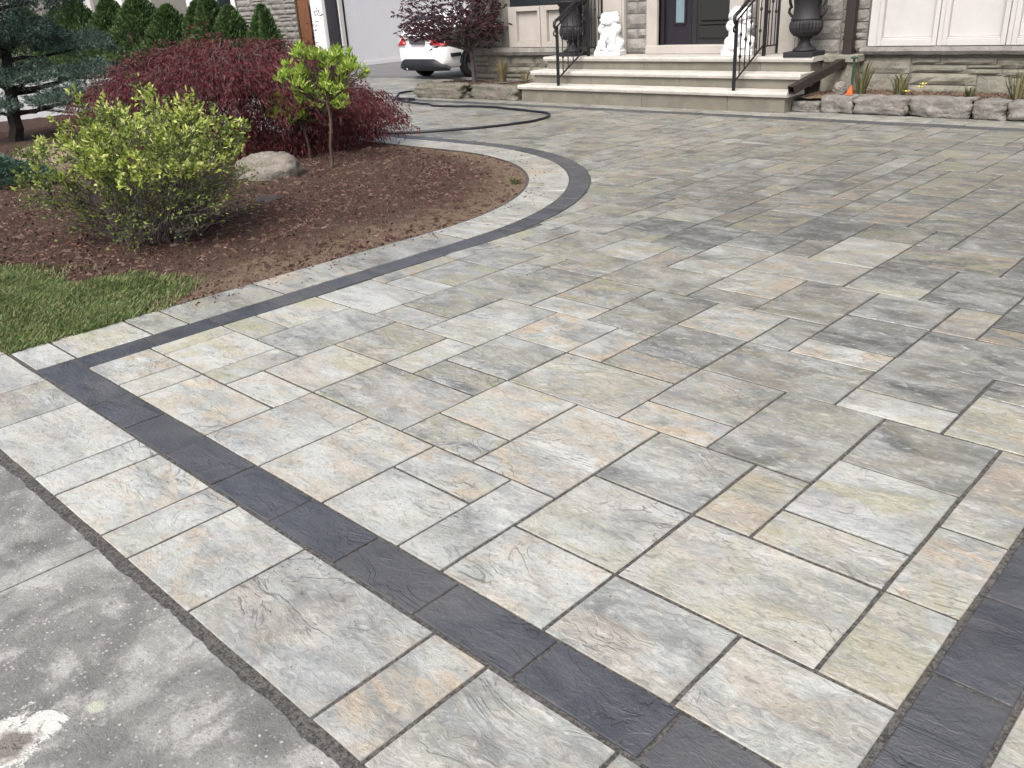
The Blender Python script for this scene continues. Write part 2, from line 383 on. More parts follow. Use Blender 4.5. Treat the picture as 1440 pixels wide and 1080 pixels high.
for q in traced.replace('\n', '').split(';'):
    rects.append(tuple(float(x) for x in q.split()))
rects.remove((4., 17., 6., 22.)); rects += [(4, 17, 6, 19), (4, 19, 6, 22), (6, -3.57, 8, -2), (6, -2, 9, 0), (8, -3.57, 10, -2), (9, -2, 10, 0), (9, 0, 10, 2)]
# (6..9, -3.57..0) as in the photograph: one 3x2 slab, a 2x2 slab and narrow cut stones
rects = [r for r in rects if r not in ((6, -3.57, 8, -2), (6, -2, 9, 0), (8, -3.57, 10, -2), (9, -2, 10, 0))]
rects += [(6, -2, 9, 0), (9, -2, 10, 0), (6, -3.57, 8, -2), (8, -3.57, 10, -2)]
occ = set()
def cells(r):
    return [(i, j) for i in range(math.floor(r[0]), math.ceil(r[2])) for j in range(math.floor(r[1]), math.ceil(r[3]))]
for r in rects: occ.update(cells(r))
Rn = random.Random(11)
shapes = [(3, 2), (2, 3), (2, 2), (2, 2), (1, 2), (2, 1), (3, 2), (2, 3)]
I_MIN = -88
for j in range(-4, 41):
    for i in range(I_MIN, 10):
        if (i, j) in occ: continue
        cx_, cy_ = X(i + .5), Y(j + .5)
        if inS(X(i + 1), Y(j + 1)) and inS(X(i), Y(j + 1)) and inS(X(i + 1), Y(j)): continue
        cand = shapes[:]; Rn.shuffle(cand); cand += [(1, 2), (2, 1), (1, 1)]
        for (a, b) in cand:
            r = (i, j, i + a, j + b)
            if r[2] > 10 or r[3] > 41: continue
            cc = cells(r)
            if any(c in occ for c in cc): continue
            occ.update(cc); rects.append((r[0], max(r[1], JF), r[2], min(r[3], JB))); break
# area running on to the garage, left of the planting bed
for j in range(45, 57):
    for i in range(I_MIN, -53):
        if (i, j) in occ: continue
        cand = shapes[:]; Rn.shuffle(cand); cand += [(1, 2), (2, 1), (1, 1)]
        for (a, b) in cand:
            r = (i, j, i + a, j + b)
            if r[2] > -53 or r[3] > 57: continue
            cc = cells(r)
            if any(c in occ for c in cc): continue
            occ.update(cc); rects.append(r); break

tints = {(4, 8): (.80, .1, .2), (6, 8): (.72, .15, .3), (6, 6): (.72, .25, .2), (4, 10): (.70, .1, .3), (2, 9): (.72, .4, .5), (5, 2): (.55, .2, .5),
 (7, 3): (.70, .4, .3), (3, 5): (.66, .4, .3), (-1, 6): (.72, .2, .5), (-1, 16): (.95, .1, .0), (-2, 4): (.28, 1., .2), (0, 4): (.30, 1., .2), (3, 2): (.30, 1., .2),
 (0, 0): (.22, .9, .4), (2, -1): (.30, .8, .2), (1, 7): (.42, .9, .5), (-3, 6): (.35, .9, .1), (6, 0): (.38, .8, .6), (0, 10): (.42, .9, .3), (0, 12): (.5, .8, .2),
 (7, 1): (.30, .3, .8), (7, 0): (.30, .5, .9), (6, -2): (.28, .4, .5), (4, -2): (.25, .2, .7), (4, 0): (.52, .3, .3), (4, -3.57): (.12, .5, .2), (1, -3.57): (.16, .2, .2),
 (3, -3.57): (.2, .1, .1), (-1, -3.57): (.14, .7, .2), (-3, -3.57): (.26, .6, .2), (-6, -3.57): (.12, .8, .3), (0, 2): (.45, .5, .6), (3, 3): (.55, .5, .3), (4, 7): (.35, .9, .3),
 (6, 5): (.28, .2, .6), (5, 12): (.85, .1, .2), (6, 10): (.6, .8, .6), (3, 12): (.40, .3, .8), (-2, 12): (.55, .8, .2), (-2, 14): (.75, .0, .1), (-3, 9): (.68, .5, .4), (-2, 11): (.42, .9, .1),
 (-4, 13): (.85, .0, .0), (1, 14): (.40, .8, .8), (-4, 3): (.30, .0, .5), (-8.75, 3): (.22, .1, .1), (-7, 0): (.42, .1, .3), (8, 5): (.42, .8, .6), (8, -3.57): (.34, .5, .3), (6, -3.57): (.36, .4, .2),
 (-6, 14): (.9, 0, 0), (9, 2): (.55, .7, .4), (9, 0): (.35, .8, .6), (9, -2): (.35, .6, .7), (1, 5): (.7, .1, .2), (3, 7): (.6, .2, .3)}
def tint_of(r):
    k = (r[0], r[1])
    rr = random.Random(int(r[0] * 131 + r[1] * 977) + 5)
    if k in tints: return tints[k]
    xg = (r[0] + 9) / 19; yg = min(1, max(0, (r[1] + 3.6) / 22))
    tone = .10 + .32 * max(0, xg) + .62 * yg + rr.uniform(-.18, .28) * (1 - .45 * yg)  # darker toward right and back: part stone colour, part reflected light painted in
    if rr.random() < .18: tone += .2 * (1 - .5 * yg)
    return (max(.03, min(.95, tone)), rr.choice((.15, .3, .5, .8, 1.)), rr.choice((.2, .4, .7, 1.)))

def outline(poly, rr, seglen=.11, jit=.0016):
    """resample a polygon and jitter its edges a little, so no two stones have ruler-straight sides"""
    out = []
    n = len(poly)
    for k in range(n):
        a = Vector(poly[k]); b = Vector(poly[(k + 1) % n]); L = (b - a).length
        if L < 1e-5: continue
        m = max(1, min(5, int(round(L / seglen)))); nr = Vector((-(b - a).y, (b - a).x)) / L
        for q in range(m):
            p = a.lerp(b, q / m) + nr * (rr.uniform(-jit * .2, jit * 1.5) if q else jit * .8)
            if q == 0: p += (b - a) / L * rr.uniform(.0, .003)
            out.append(p)
    return out
def inset(pts, d):
    n = len(pts); out = []
    for k in range(n):
        a, b, c = pts[k - 1], pts[k], pts[(k + 1) % n]
        e1 = (b - a); e2 = (c - b)
        if e1.length < 1e-7 or e2.length < 1e-7: out.append(b.copy()); continue
        e1.normalize(); e2.normalize()
        nn = Vector((-e1.y, e1.x)) + Vector((-e2.y, e2.x))
        out.append(b + (nn.normalized() * d if nn.length > 1e-6 else Vector((0, 0))))
    return out
def stone_geo(poly, rr, thick=.03, cham=.0022):
    o = outline(poly, rr); n = len(o); t = inset(o, cham)
    vs = [(p.x, p.y, -thick) for p in o] + [(p.x, p.y, -cham) for p in o] + [(p.x, p.y, 0.) for p in t]
    fs = []
    for k in range(n):
        m = (k + 1) % n
        fs += [(k, m, n + m, n + k), (n + k, n + m, 2 * n + m, 2 * n + k)]
    fs.append(tuple(range(2 * n, 3 * n)))
    return vs, fs

def rect_poly(r):
    g = GAP / 2
    return [(X(r[0]) + g, Y(r[1]) + g), (X(r[2]) - g, Y(r[1]) + g), (X(r[2]) - g, Y(r[3]) - g), (X(r[0]) + g, Y(r[3]) - g)]
def clip(poly):
    """cut a stone along the dark band (straight, quarter circle, straight)"""
    e = .006
    if not any(inS(*p, e) for p in poly):
        return poly, False
    pts = []
    for k in range(4):
        a = Vector(poly[k]); b = Vector(poly[(k + 1) % 4])
        for q in range(40): pts.append(a.lerp(b, q / 40))
    ins = [inS(p.x, p.y, e) for p in pts]
    if all(ins): return None, True
    n = len(pts); s = next(k for k in range(n) if ins[k - 1] and not ins[k])
    order = [(s + k) % n for k in range(n)]
    out = [pts[k] for k in order if not ins[k]]
    # drop collinear samples
    keep = [out[0]]
    for k in range(1, len(out) - 1):
        d1 = (out[k] - out[k - 1]); d2 = (out[k + 1] - out[k])
        if d1.length < 1e-6 or d2.length < 1e-6 or abs(d1.normalized().cross(d2.normalized())) > 1e-3: keep.append(out[k])
    keep.append(out[-1])
    a, b = keep[-1], keep[0]
    if min(a.x, b.x) > CX - .02 and max(a.y, b.y) > CY - .02:
        t0 = math.atan2(a.y - CY, a.x - CX); t1 = math.atan2(b.y - CY, b.x - CX); R_ = RO + e
        arc = [Vector((CX + R_ * math.cos(t0 + (t1 - t0) * q / 5), CY + R_ * math.sin(t0 + (t1 - t0) * q / 5))) for q in range(1, 5)]
        keep += arc
    area = abs(sum(keep[k].x * keep[(k + 1) % len(keep)].y - keep[k].y * keep[(k + 1) % len(keep)].x for k in range(len(keep)))) / 2
    if area < .0012: return None, True
    return [tuple(p) for p in keep], True

def project(x, y, z=0):
    d = Vector((x, y, z - CAM_H)); k = d.dot(fw)
    if k <= .05: return None
    return 720 + 1207.98 * d.dot(r2) / k, 540 - 1207.98 * d.dot(u2) / k, k

driveway = tag(sheet('driveway', X(I_MIN) - .1, 1.6, .585, 12.45, -.0048, MT['sand']), kind='structure')
# the bed and the lawn lie left of the edging: cut the sand sheet back by rebuilding it as an L with the curve
bm = bmesh.new()
def pface(pts): bm.faces.new([bm.verts.new((x, y, -.0048)) for x, y in pts])
arcp = [(CX + (RB - .02) * math.cos(rad(90 * q / 24)), CY + (RB - .02) * math.sin(rad(90 * q / 24))) for q in range(25)]
XE = CX + RB - .02; YE = CY + RB - .02; XL = X(I_MIN)
pface([(-4.62, .585), (1.6, .585), (1.6, 1.06), (XE, 1.06), (-4.62, 1.06)])
pface([(XE, 1.06), (1.6, 1.06), (1.6, CY), (XE, CY)])
for q in range(24):
    pface([arcp[q], (1.6, CY + (12.45 - CY) * (q / 24) ** 1 if False else arcp[q][1]), (1.6, arcp[q + 1][1]), arcp[q + 1]])
pface([(XL, YE), (CX, YE), (1.6, YE), (1.6, 10.13), (XL, 10.13)])
pface([(XL, 10.13), (-12.0, 10.13), (-12.0, 12.45), (XL, 12.45)])
bm.to_mesh(driveway.data); bm.free()

pm_cache = {}
def put_stone(name, poly, mat, tint, z=0., rr=None, shared=None):
    rr = rr or random.Random(hash((round(poly[0][0], 3), round(poly[0][1], 3))) & 0xffff)
    cx_ = sum(p[0] for p in poly) / len(poly); cy_ = sum(p[1] for p in poly) / len(poly)
    key = shared
    if key and key in pm_cache: me = pm_cache[key]
    else:
        vs, fs = stone_geo([(p[0] - cx_, p[1] - cy_) for p in poly], rr)
        me = bpy.data.meshes.new(name); me.from_pydata(vs, [], fs); me.update(); me.materials.append(mat)
        if key: pm_cache[key] = me
    o = bpy.data.objects.new(name, me); COL.objects.link(o); o.parent = driveway
    o.location = (cx_, cy_, z + rr.uniform(-.0018, .0018)); o.rotation_euler = (rr.uniform(-.0022, .0022), rr.uniform(-.0022, .0022), 0)
    o.color = (*tint, 1)
    return o

items = []
for r in rects:
    poly = rect_poly(r)
    poly, cut = clip(poly)
    if poly is None: continue
    cx_ = sum(p[0] for p in poly) / len(poly); cy_ = sum(p[1] for p in poly) / len(poly)
    n = len(poly); A = abs(sum(poly[k][0] * poly[(k + 1) % n][1] - poly[k][1] * poly[(k + 1) % n][0] for k in range(n))) / 2
    pr = project(cx_, cy_)
    vis = any(pp is not None and -5 < pp[0] < 1445 and 130 < pp[1] < 1085 for pp in [project(*p) for p in poly])
    items.append((A / (pr[2] ** 3) if (pr and vis) else 0, r, poly, cut))
items.sort(key=lambda t: -t[0])
far = MB(); far_t = []
for n_, (s_, r, poly, cut) in enumerate(items):
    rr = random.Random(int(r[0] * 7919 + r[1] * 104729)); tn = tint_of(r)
    if n_ < 300 and s_ > 0:
        whole = (not cut) and r[0] == int(r[0]) and r[1] == int(r[1]) and r[3] == int(r[3])
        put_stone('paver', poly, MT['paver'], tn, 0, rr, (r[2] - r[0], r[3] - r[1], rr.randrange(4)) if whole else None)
    else:
        z = rr.uniform(-.0018, .0018); vs, fs = stone_geo(poly, rr)
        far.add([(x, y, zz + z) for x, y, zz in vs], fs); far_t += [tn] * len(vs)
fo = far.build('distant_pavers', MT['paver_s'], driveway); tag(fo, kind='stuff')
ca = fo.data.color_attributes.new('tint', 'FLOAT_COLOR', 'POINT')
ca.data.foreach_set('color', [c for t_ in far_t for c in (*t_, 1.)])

# front dark band, front edge row, left band, curve, back band
G2 = GAP * .75
def bar(name, x0, x1, y0, y1, mat, tint, g=G2):
    return put_stone(name, [(x0 + g / 2, y0 + g / 2), (x1 - g / 2, y0 + g / 2), (x1 - g / 2, y1 - g / 2), (x0 + g / 2, y1 - g / 2)], mat, tint)
Rd = random.Random(3)
def dt(): return (Rd.uniform(0, 1.) ** 2, 0, 0)
YF0, YF1 = Y(-4.47), Y(-3.57)
fx = [-9.65, -8.08, -6.37, -4.64, -2.86, -1.06, .80, 2.60, 4.44, 6.30, 8.17, 10.05, 11.9, 13.7, 15.5]
for a, b in zip(fx[:-1], fx[1:]): bar('dark_paver', X(a), X(b), YF0, YF1, MT['dark'], dt())
ex = [-12.6, -11.6, -9.55, -8.8, -6.83, -3.97, -3.0, -1.03, -.05, 1.93, 4.94, 5.92, 7.95, 9.0, 11.0, 13.9, 15.5]
Re = random.Random(21)
etint = {-3.97: (.06, .3, .2), -6.83: (.05, .2, .2), -1.03: (.22, .9, .2), -3.0: (.12, .6, .2), -.05: (.26, .7, .1), 1.93: (.36, .4, .1), 4.94: (.28, .95, .2), 5.92: (.46, .25, .2), 7.95: (.5, .5, .2)}
for a, b in zip(ex[:-1], ex[1:]):
    bar('edge_paver', X(a), X(b), Y(-6.47), YF0 - .003, MT['paver'], etint.get(a, (Re.uniform(.05, .3), Re.choice((.2, .5, .8)), .2)), GAP)
# right band (runs away from the camera) and a light row beyond it
ry = [YF1 + .003 + .338 * k for k in range(0, 24)]
ry = [YF1 + .003, Y(-1.15), Y(.70), Y(2.5)] + [Y(2.5) + .338 * k for k in range(1, 20)]
ry = [y for y in ry if y < 9.3] + [9.40]
for a, b in zip(ry[:-1], ry[1:]): bar('dark_paver', X(10.04), X(10.95), a, b, MT['dark'], dt())
ly = [YF1, Y(-2.4), Y(-.4), Y(2.6), Y(4.6), Y(5.6), Y(8.6)]
for a, b in zip(ly[:-1], ly[1:]): bar('edge_paver', X(10.97), X(12.9), a, b, MT['paver'], (Re.uniform(.2, .4), .7, .5), GAP)
# left band
lx0, lx1 = X(IL) - BW, X(IL)
ld = [YF1 + .004, Y(-1.75), Y(.08), Y(1.93)]; k = 1
while ld[-1] < CY - .2: ld.append(min(CY, ld[-1] + .342))
ld[-1] = CY
for a, b in zip(ld[:-1], ld[1:]): bar('dark_paver', lx0, lx1, a, b, MT['dark'], dt())
le = [Y(-4.44), Y(-3.46), Y(-1.47), Y(-.45), Y(2.6), Y(4.55), Y(5.55), Y(8.5), CY]
ltint = {0: (.10, .2, .2), 1: (.12, .6, .8), 2: (.36, .1, .6), 3: (.55, .2, .7), 4: (.35, .8, .2), 5: (.3, .8, .3), 6: (.55, .3, .4), 7: (.5, .5, .2)}
for n_, (a, b) in enumerate(zip(le[:-1], le[1:])): bar('edge_paver', X(-11.55), lx0 - .003, a, b, MT['paver'], ltint[n_], GAP)
def wedge(name, r0, r1, t0, t1, mat, tint, g):
    h = g / 2; n = 3
    dt0 = h / ((r0 + r1) / 2)
    P = [(CX + (r1 - h) * math.cos(t0 + dt0 + (t1 - t0 - 2 * dt0) * q / n), CY + (r1 - h) * math.sin(t0 + dt0 + (t1 - t0 - 2 * dt0) * q / n)) for q in range(n + 1)]
    Q = [(CX + (r0 + h) * math.cos(t1 - dt0 - (t1 - t0 - 2 * dt0) * q / n), CY + (r0 + h) * math.sin(t1 - dt0 - (t1 - t0 - 2 * dt0) * q / n)) for q in range(n + 1)]
    return put_stone(name, P + Q, mat, tint)
n_d = 14
for k in range(n_d): wedge('dark_paver', RI, RO, math.pi / 2 * k / n_d, math.pi / 2 * (k + 1) / n_d, MT['dark'], dt(), G2)
aw = [2, 1, 3, 2, 1, 3, 2, 2, 1, 3, 2, 1]; tot = sum(aw); acc = 0
for a in aw:
    wedge('edge_paver', RB, RI - .003, math.pi / 2 * acc / tot, math.pi / 2 * (acc + a) / tot, MT['paver'], (Re.uniform(.25, .5), Re.choice((.2, .6, .9)), .5), GAP); acc += a
x_ = CX
while x_ > X(I_MIN):
    bar('dark_paver', x_ - .34, x_, CY + RI, CY + RO, MT['dark'], dt()); x_ -= .34
x_ = CX
while x_ > X(I_MIN):
    L = Re.choice((1, 2, 3)) * MU
    bar('edge_paver', x_ - L, x_, CY + RB, CY + RI - .003, MT['paver'], (Re.uniform(.2, .45), Re.choice((.2, .6, .9)), .4), GAP); x_ -= L
x_ = 1.5
while x_ > X(I_MIN):
    bar('dark_paver', x_ - .34, x_, Y(JB) + .005, Y(JB) + .21, MT['dark'], dt(), .004); x_ -= .34
x_ = 1.5
while x_ > X(I_MIN):
    L = Re.choice((2, 3)) * MU
    bar('edge_paver', x_ - L, x_, Y(JB) + .215, 10.12, MT['paver'], (Re.uniform(.45, .7), .3, .5), GAP); x_ -= L

# ------------------------------------------------------------------ old concrete pavement at the kerb
sidewalk = tag(sheet('sidewalk', -14, 8, -6, .66, -.030, MT['sand']), kind='structure')
def slab(x0, x1, y0, y1, seed, rough_edge):
    rr = random.Random(seed); pts = [(x0, y0), (x1, y0)]
    n = int((x1 - x0) / .006)
    up_ = []
    for k in range(n + 1):
        x = x1 + (x0 - x1) * k / n
        y = y1
        if rough_edge: y += .015 * noise.noise((x * 2.3, 4, 0)) + .009 * noise.noise((x * 8.7, 4, 3)) + .005 * noise.noise((x * 27, 4, 7)) + .003 * noise.noise((x * 71, 4, 9)) - .016 * max(0, noise.noise((x * 5.1, 9, 2)) - .25)
        up_.append((x, y))
    pts += up_
    m = len(pts); z0, z1 = -.05, -.0015
    ins_ = [(p[0], p[1] - (.006 if k > 1 else 0)) for k, p in enumerate(pts)]
    mb = MB(); mb.add([(p[0], p[1], z0) for p in pts] + [(p[0], p[1], z1 - .006) for p in pts] + [(p[0], p[1], z1) for p in ins_],
           [(k, (k + 1) % m, m + (k + 1) % m, m + k) for k in range(m)] + [(m + k, m + (k + 1) % m, 2 * m + (k + 1) % m, 2 * m + k) for k in range(m)] + [tuple(range(2 * m, 3 * m))])
    return mb.build('concrete_slab', MT['concrete'], sidewalk)
xs = [-13, -10.6, -8.2, -6.9, -4.62, X(-.70), -.05, 2.3, 4.7]
for k, (a, b) in enumerate(zip(xs[:-1], xs[1:])):
    slab(a + .004, b - .004, -1.2, .636, k + 40, True)

# ------------------------------------------------------------------ planting bed, lawn, mulch
def in_bed(x, y, m=0.):
    if y < 1.06 + m: return False
    if x > CX + RB - m: return False
    if y > CY + RB - m: return False
    if x > CX and y > CY and (x - CX) ** 2 + (y - CY) ** 2 > (RB - m) ** 2: return False
    return x > -16
def lawn_edge(x):      # y below this is grass
    return 1.93 + .06 * noise.noise((x * 1.7, 3, 0)) + .05 * noise.noise((x * 6, 1, 0)) + .55 * (x + 4.72) - 1.75 * max(0, x + 4.70)
def bed_z(x, y):
    d = min(CX + RB - x, CY + RB - y, 1.0)
    if x > CX and y > CY: d = min(d, RB - math.hypot(x - CX, y - CY))
    m = max(0, min(1, d / .7)); m = m * m * (3 - 2 * m)
    z = -.012 + .055 * m + .022 * m * noise.noise((x * 1.6, y * 1.6, 0)) + .02 * noise.noise((x * 6, y * 6, 2)) * (.3 + m)
    return z
bmv = {}; vs_ = []; fs_ = []
xs_ = [-16 + .06 * k for k in range(int((16 + CX + RB) / .06) + 2)]; ys_ = [1.0 + .06 * k for k in range(int((CY + RB - 1.0) / .06) + 2)]
def snap(x, y):
    x = min(x, CX + RB + .004); y = min(y, CY + RB + .004); y = max(y, 1.045)
    if x > CX and y > CY:
        d = math.hypot(x - CX, y - CY)
        if d > RB + .004: s = (RB + .004) / d; x = CX + (x - CX) * s; y = CY + (y - CY) * s
    return x, y
for a, x in enumerate(xs_):
    for b, y in enumerate(ys_):
        sx, sy = snap(x, y); bmv[a, b] = len(vs_); vs_.append((sx, sy, bed_z(sx, sy)))
for a in range(len(xs_) - 1):
    for b in range(len(ys_) - 1):
        q = [bmv[a, b], bmv[a + 1, b], bmv[a + 1, b + 1], bmv[a, b + 1]]
        P = [vs_[k] for k in q]
        ar = abs((P[2][0] - P[0][0]) * (P[3][1] - P[1][1]) - (P[3][0] - P[1][0]) * (P[2][1] - P[0][1]))
        if ar > 1e-5: fs_.append(tuple(q))
me = bpy.data.meshes.new('soil'); me.from_pydata(vs_, [], fs_); me.polygons.foreach_set('use_smooth', [True] * len(fs_)); me.update()
soil = tag(link('soil', me, MT['soil']), kind='structure')

Rm = random.Random(5)
chips = MB()
def chip(mb, x, y, z, L, W, H, rr):
    a = rr.uniform(0, math.tau); t = rr.uniform(-.5, .5); ca, sa = math.cos(a), math.sin(a)
    P = []
    for sx, sy, sz in ((-1, -.6, 0), (1, -.4, 0), (.9, .6, 0), (-.8, .5, 0), (0, 0, 1)):
        px, py, pz = sx * L / 2, sy * W / 2, sz * H + sx * L / 2 * t
        P.append((x + px * ca - py * sa, y + px * sa + py * ca, z + pz))
    mb.add(P, [(0, 1, 4), (1, 2, 4), (2, 3, 4), (3, 0, 4)])
cnt = 0
while cnt < 34000:
    t = Rm.random() ** 1.6
    x = CX + RB - .02 - 7.5 * t; y = Rm.uniform(1.1, CY + RB)
    if not in_bed(x, y, .03): continue
    if y < lawn_edge(x) - .03: continue
    dens = 1.0
    if x > CX and y > CY and math.hypot(x - CX, y - CY) > 2.0: dens = .35
    elif x > -5.3: dens = .5
    if Rm.random() > dens * (.55 + .6 * noise.noise((x * 1.1, y * 1.1, 5)) + .4): continue
    chip(chips, x, y, bed_z(x, y) - .002, *((Rm.uniform(.012, .045), Rm.uniform(.006, .016), Rm.uniform(.004, .012)) if Rm.random() < .85 else (Rm.uniform(.035, .075), Rm.uniform(.012, .028), Rm.uniform(.010, .024))), Rm); cnt += 1
tag(chips.build('mulch', MT['chip']), kind='stuff')
lit = MB()
for _ in range(420):
    x = CX + RB - Rm.uniform(.02, 5.2); y = Rm.uniform(1.6, CY + RB)
    if in_bed(x, y, .03) and y > lawn_edge(x): chip(lit, x, y, bed_z(x, y) + .004, Rm.uniform(.02, .05), Rm.uniform(.012, .03), .006, Rm)
tag(lit.build('leaf_litter', MT['litter']), kind='stuff')

# crumbs of mulch and grit spilled on the paving
cr_ = MB()
for k in range(520):
    if k % 2:
        a = Rm.uniform(0, 1); d = abs(Rm.gauss(0, .10)) + .005
        if a < .5: x, y = CX + RB + d, Rm.uniform(1.9, CY)
        else:
            th = Rm.uniform(0, math.pi / 2); x, y = CX + (RB + d) * math.cos(th), CY + (RB + d) * math.sin(th)
        L = Rm.uniform(.006, .022)
    else:
        x, y = Rm.uniform(-3.8, -.3), Rm.uniform(.7, 4.5); L = Rm.uniform(.003, .008)
    chip(cr_, x, y, .001, L, L * Rm.uniform(.4, .8), L * .35, Rm)
tag(cr_.build('debris', MT['chip']), kind='stuff')

# lawn patch
lv = []; lf = []
gx = [-9 + .05 * k for k in range(int((9 + CX + RB) / .05) + 2)]; gy = [1.04 + .05 * k for k in range(30)]
idx = {}
for a, x in enumerate(gx):
    for b, y in enumerate(gy):
        x_c = min(x, CX + RB - .01); yy = min(y, lawn_edge(x_c)); idx[a, b] = len(lv); lv.append((x_c, yy, bed_z(x_c, yy) + .008))
for a in range(len(gx) - 1):
    for b in range(len(gy) - 1):
        if gy[b] < lawn_edge(gx[a]): lf.append((idx[a, b], idx[a + 1, b], idx[a + 1, b + 1], idx[a, b + 1]))
me = bpy.data.meshes.new('lawn'); me.from_pydata(lv, [], lf); me.update()
tag(link('lawn', me, MT['lawn']), kind='structure')
gr = MB(); cnt = 0
while cnt < 56000:
    x = CX + RB + .02 - 2.6 * Rm.random() ** 1.2; y = Rm.uniform(1.03, 2.4)
    e = lawn_edge(x) - y
    if e < -.30 or (e < .12 and Rm.random() > .10 + max(0, e + .12) * 2.5): continue
    pn = noise.noise((x * 2.6, y * 2.6, 9))
    if Rm.random() > .62 + pn * 1.3 + .35 * noise.noise((x * 8, y * 8, 4)): continue
    z = bed_z(x, y) + .002; h = Rm.uniform(.012, .042) * (1 + .6 * pn); a = Rm.uniform(0, math.tau); l = Rm.uniform(.2, 1.1) * h; wd = Rm.uniform(.0018, .0036)
    dx, dy = math.cos(a), math.sin(a)
    gr.add([(x - dy * wd, y + dx * wd, z), (x + dy * wd, y - dx * wd, z), (x + dx * l * .4 - dy * wd * .7, y + dy * l * .4 + dx * wd * .7, z + h * .6), (x + dx * l, y + dy * l, z + h)], [(0, 1, 2), (1, 3, 2)]); cnt += 1
tag(gr.build('grass', MT['grass']), kind='stuff')

# ------------------------------------------------------------------ rocks
def rock(name, loc, size, mat, seed, label, group=None, rz=0., boxy=.5, rough=.16, sub=3, cat='rock'):
    bm = bmesh.new(); bmesh.ops.create_icosphere(bm, subdivisions=sub, radius=1)
    for v in bm.verts:
        d = v.co.normalized()
        m = max(abs(d.x), abs(d.y), abs(d.z)); c = d.lerp(d / m * .82, boxy)
        n = noise.fractal(c * 1.7 + Vector((seed * 7.1, seed * 3.3, 0)), .9, 2.0, 4)
        n2 = noise.cell(c * 2.2 + Vector((seed, 0, 0))); n += .6 * noise.fractal(c * 6 + Vector((seed, 1, 2)), .8, 2.0, 3)
        c = c * (1 + rough * n + rough * .35 * (n2 - .5))
        v.co = Vector((c.x * size[0], c.y * size[1], c.z * size[2]))
    me = bpy.data.meshes.new(name); bm.to_mesh(me); bm.free()
    me.polygons.foreach_set('use_smooth', [len(me.polygons) > 400] * len(me.polygons))
    o = link(name, me, mat); o.location = loc; o.rotation_euler.z = rz
    return tag(o, label, cat, group)
rock('boulder', (-7.22, 4.22, .065), (.34, .24, .20), MT['boulder'], 3, 'pale grey rounded boulder in the mulch left of the lime topiary stems', rz=.75, boxy=.25, rough=.13, sub=4)
rock('boulder', (-9.75, 3.22, .12), (.38, .24, .20), MT['boulder_tan'], 5, 'tan brown boulder half hidden behind the lime green shrub', rz=.7, boxy=.25, rough=.10, sub=4)
rock('flat_stone', (-6.22, 3.60, .045), (.16, .09, .035), MT['dark_rock'], 8, 'small dark flat stone lying on the mulch right of the lime green shrub', boxy=.2)
rr_ = [(-5.06, -4.70, .13), (-4.69, -4.31, .20), (-4.29, -3.70, .21), (-3.67, -3.04, .215), (-3.02, -2.70, .205), (-2.68, -2.10, .20), (-2.08, -1.5, .2)]
rl = ['first edging rock beside the right end of the steps', 'second edging rock from the steps, under the orange marker', 'third edging rock from the steps, long and grey',
      'longest edging rock in front of the white window panels', 'short pale edging rock next to the longest one', 'edging rock at the right edge of the view', 'edging rock just past the right edge of the view']
for k, ((a, b, h), L) in enumerate(zip(rr_, rl)):
    rock('edging_rock', ((a + b) / 2, 10.20, h * .46), ((b - a) / 2 * 1.22, .17, h * .57), MT['edge_rock'], 20 + k, L, 'rocks edging the bed right of the steps', boxy=.93, rough=.13, sub=4)
rock('edging_rock', (-11.15, 9.98, .105), (.70, .20, .145), MT['edge_rock_l'], 31, 'rough mottled edging rock under the purple maple', 'rocks edging the bed left of the steps', boxy=.8, rough=.13, sub=4)
rock('edging_rock', (-9.95, 10.05, .10), (.60, .18, .135), MT['edge_rock_l'], 33, 'flat topped edging rock against the left end of the steps', 'rocks edging the bed left of the steps', boxy=.9, rough=.07, sub=4)
rock('pebble', (-3.685, 10.03, .085), (.026, .025, .03), MT['boulder'], 40, 'white pebble wedged between two edging rocks', boxy=.1, sub=2)
rock('pebble', (-4.62, 10.42, .24), (.08, .06, .085), MT['boulder'], 41, 'pale stone leaning under the downspout pipe', boxy=.3, sub=3)

def facade_bed(name, x0, x1, y0, y1, z, seed):
    mb = MB(); nx = int((x1 - x0) / .08); ny = 10
    for a in range(nx + 1):
        for b in range(ny + 1):
            x = x0 + (x1 - x0) * a / nx; y = y0 + (y1 - y0) * b / ny
            mb.v.append((x, y, z + .02 * noise.noise((x * 3, y * 3, seed)) + .012 * noise.noise((x * 11, y * 11, seed))))
    for a in range(nx):
        for b in range(ny):
            i = a * (ny + 1) + b; mb.f.append((i, i + ny + 1, i + ny + 2, i + 1))
    mb.f = [f for f in mb.f]
    return tag(mb.build(name, MT['soil'], None, True), kind='structure')
facade_bed('bed_soil', -5.02, -.5, 10.12, 10.99, .165, 1)
facade_bed('bed_soil', -11.9, -9.36, 9.98, 10.99, .165, 2)
fc = MB()
for _ in range(2600):
    x = Rm.uniform(-4.9, -1.2) if _ % 3 else Rm.uniform(-11.8, -9.5); y = Rm.uniform(10.2, 10.95)
    chip(fc, x, y, .17, Rm.uniform(.015, .05), Rm.uniform(.008, .02), Rm.uniform(.006, .014), Rm)
tag(fc.build('mulch', MT['chip']), kind='stuff')

# ------------------------------------------------------------------ house
YW = 11.0                      # facade plane
house = empty('house', (-7.1, 11.4, 0), 'pale stone house with dark front door, white panels and open garage', 'house')
def hp(o):          # keep world coordinates while parenting
    o.parent = house; o.matrix_parent_inverse = Matrix.Translation(-Vector(house.location)); return o
def hbox(name, x0, x1, y0, y1, z0, z1, mat, par=None, bevel=0):
    o = MB().box(x0, x1, y0, y1, z0, z1).build(name, mat, None, False, bevel)
    if par is None: return hp(o)
    o.parent = par; return o
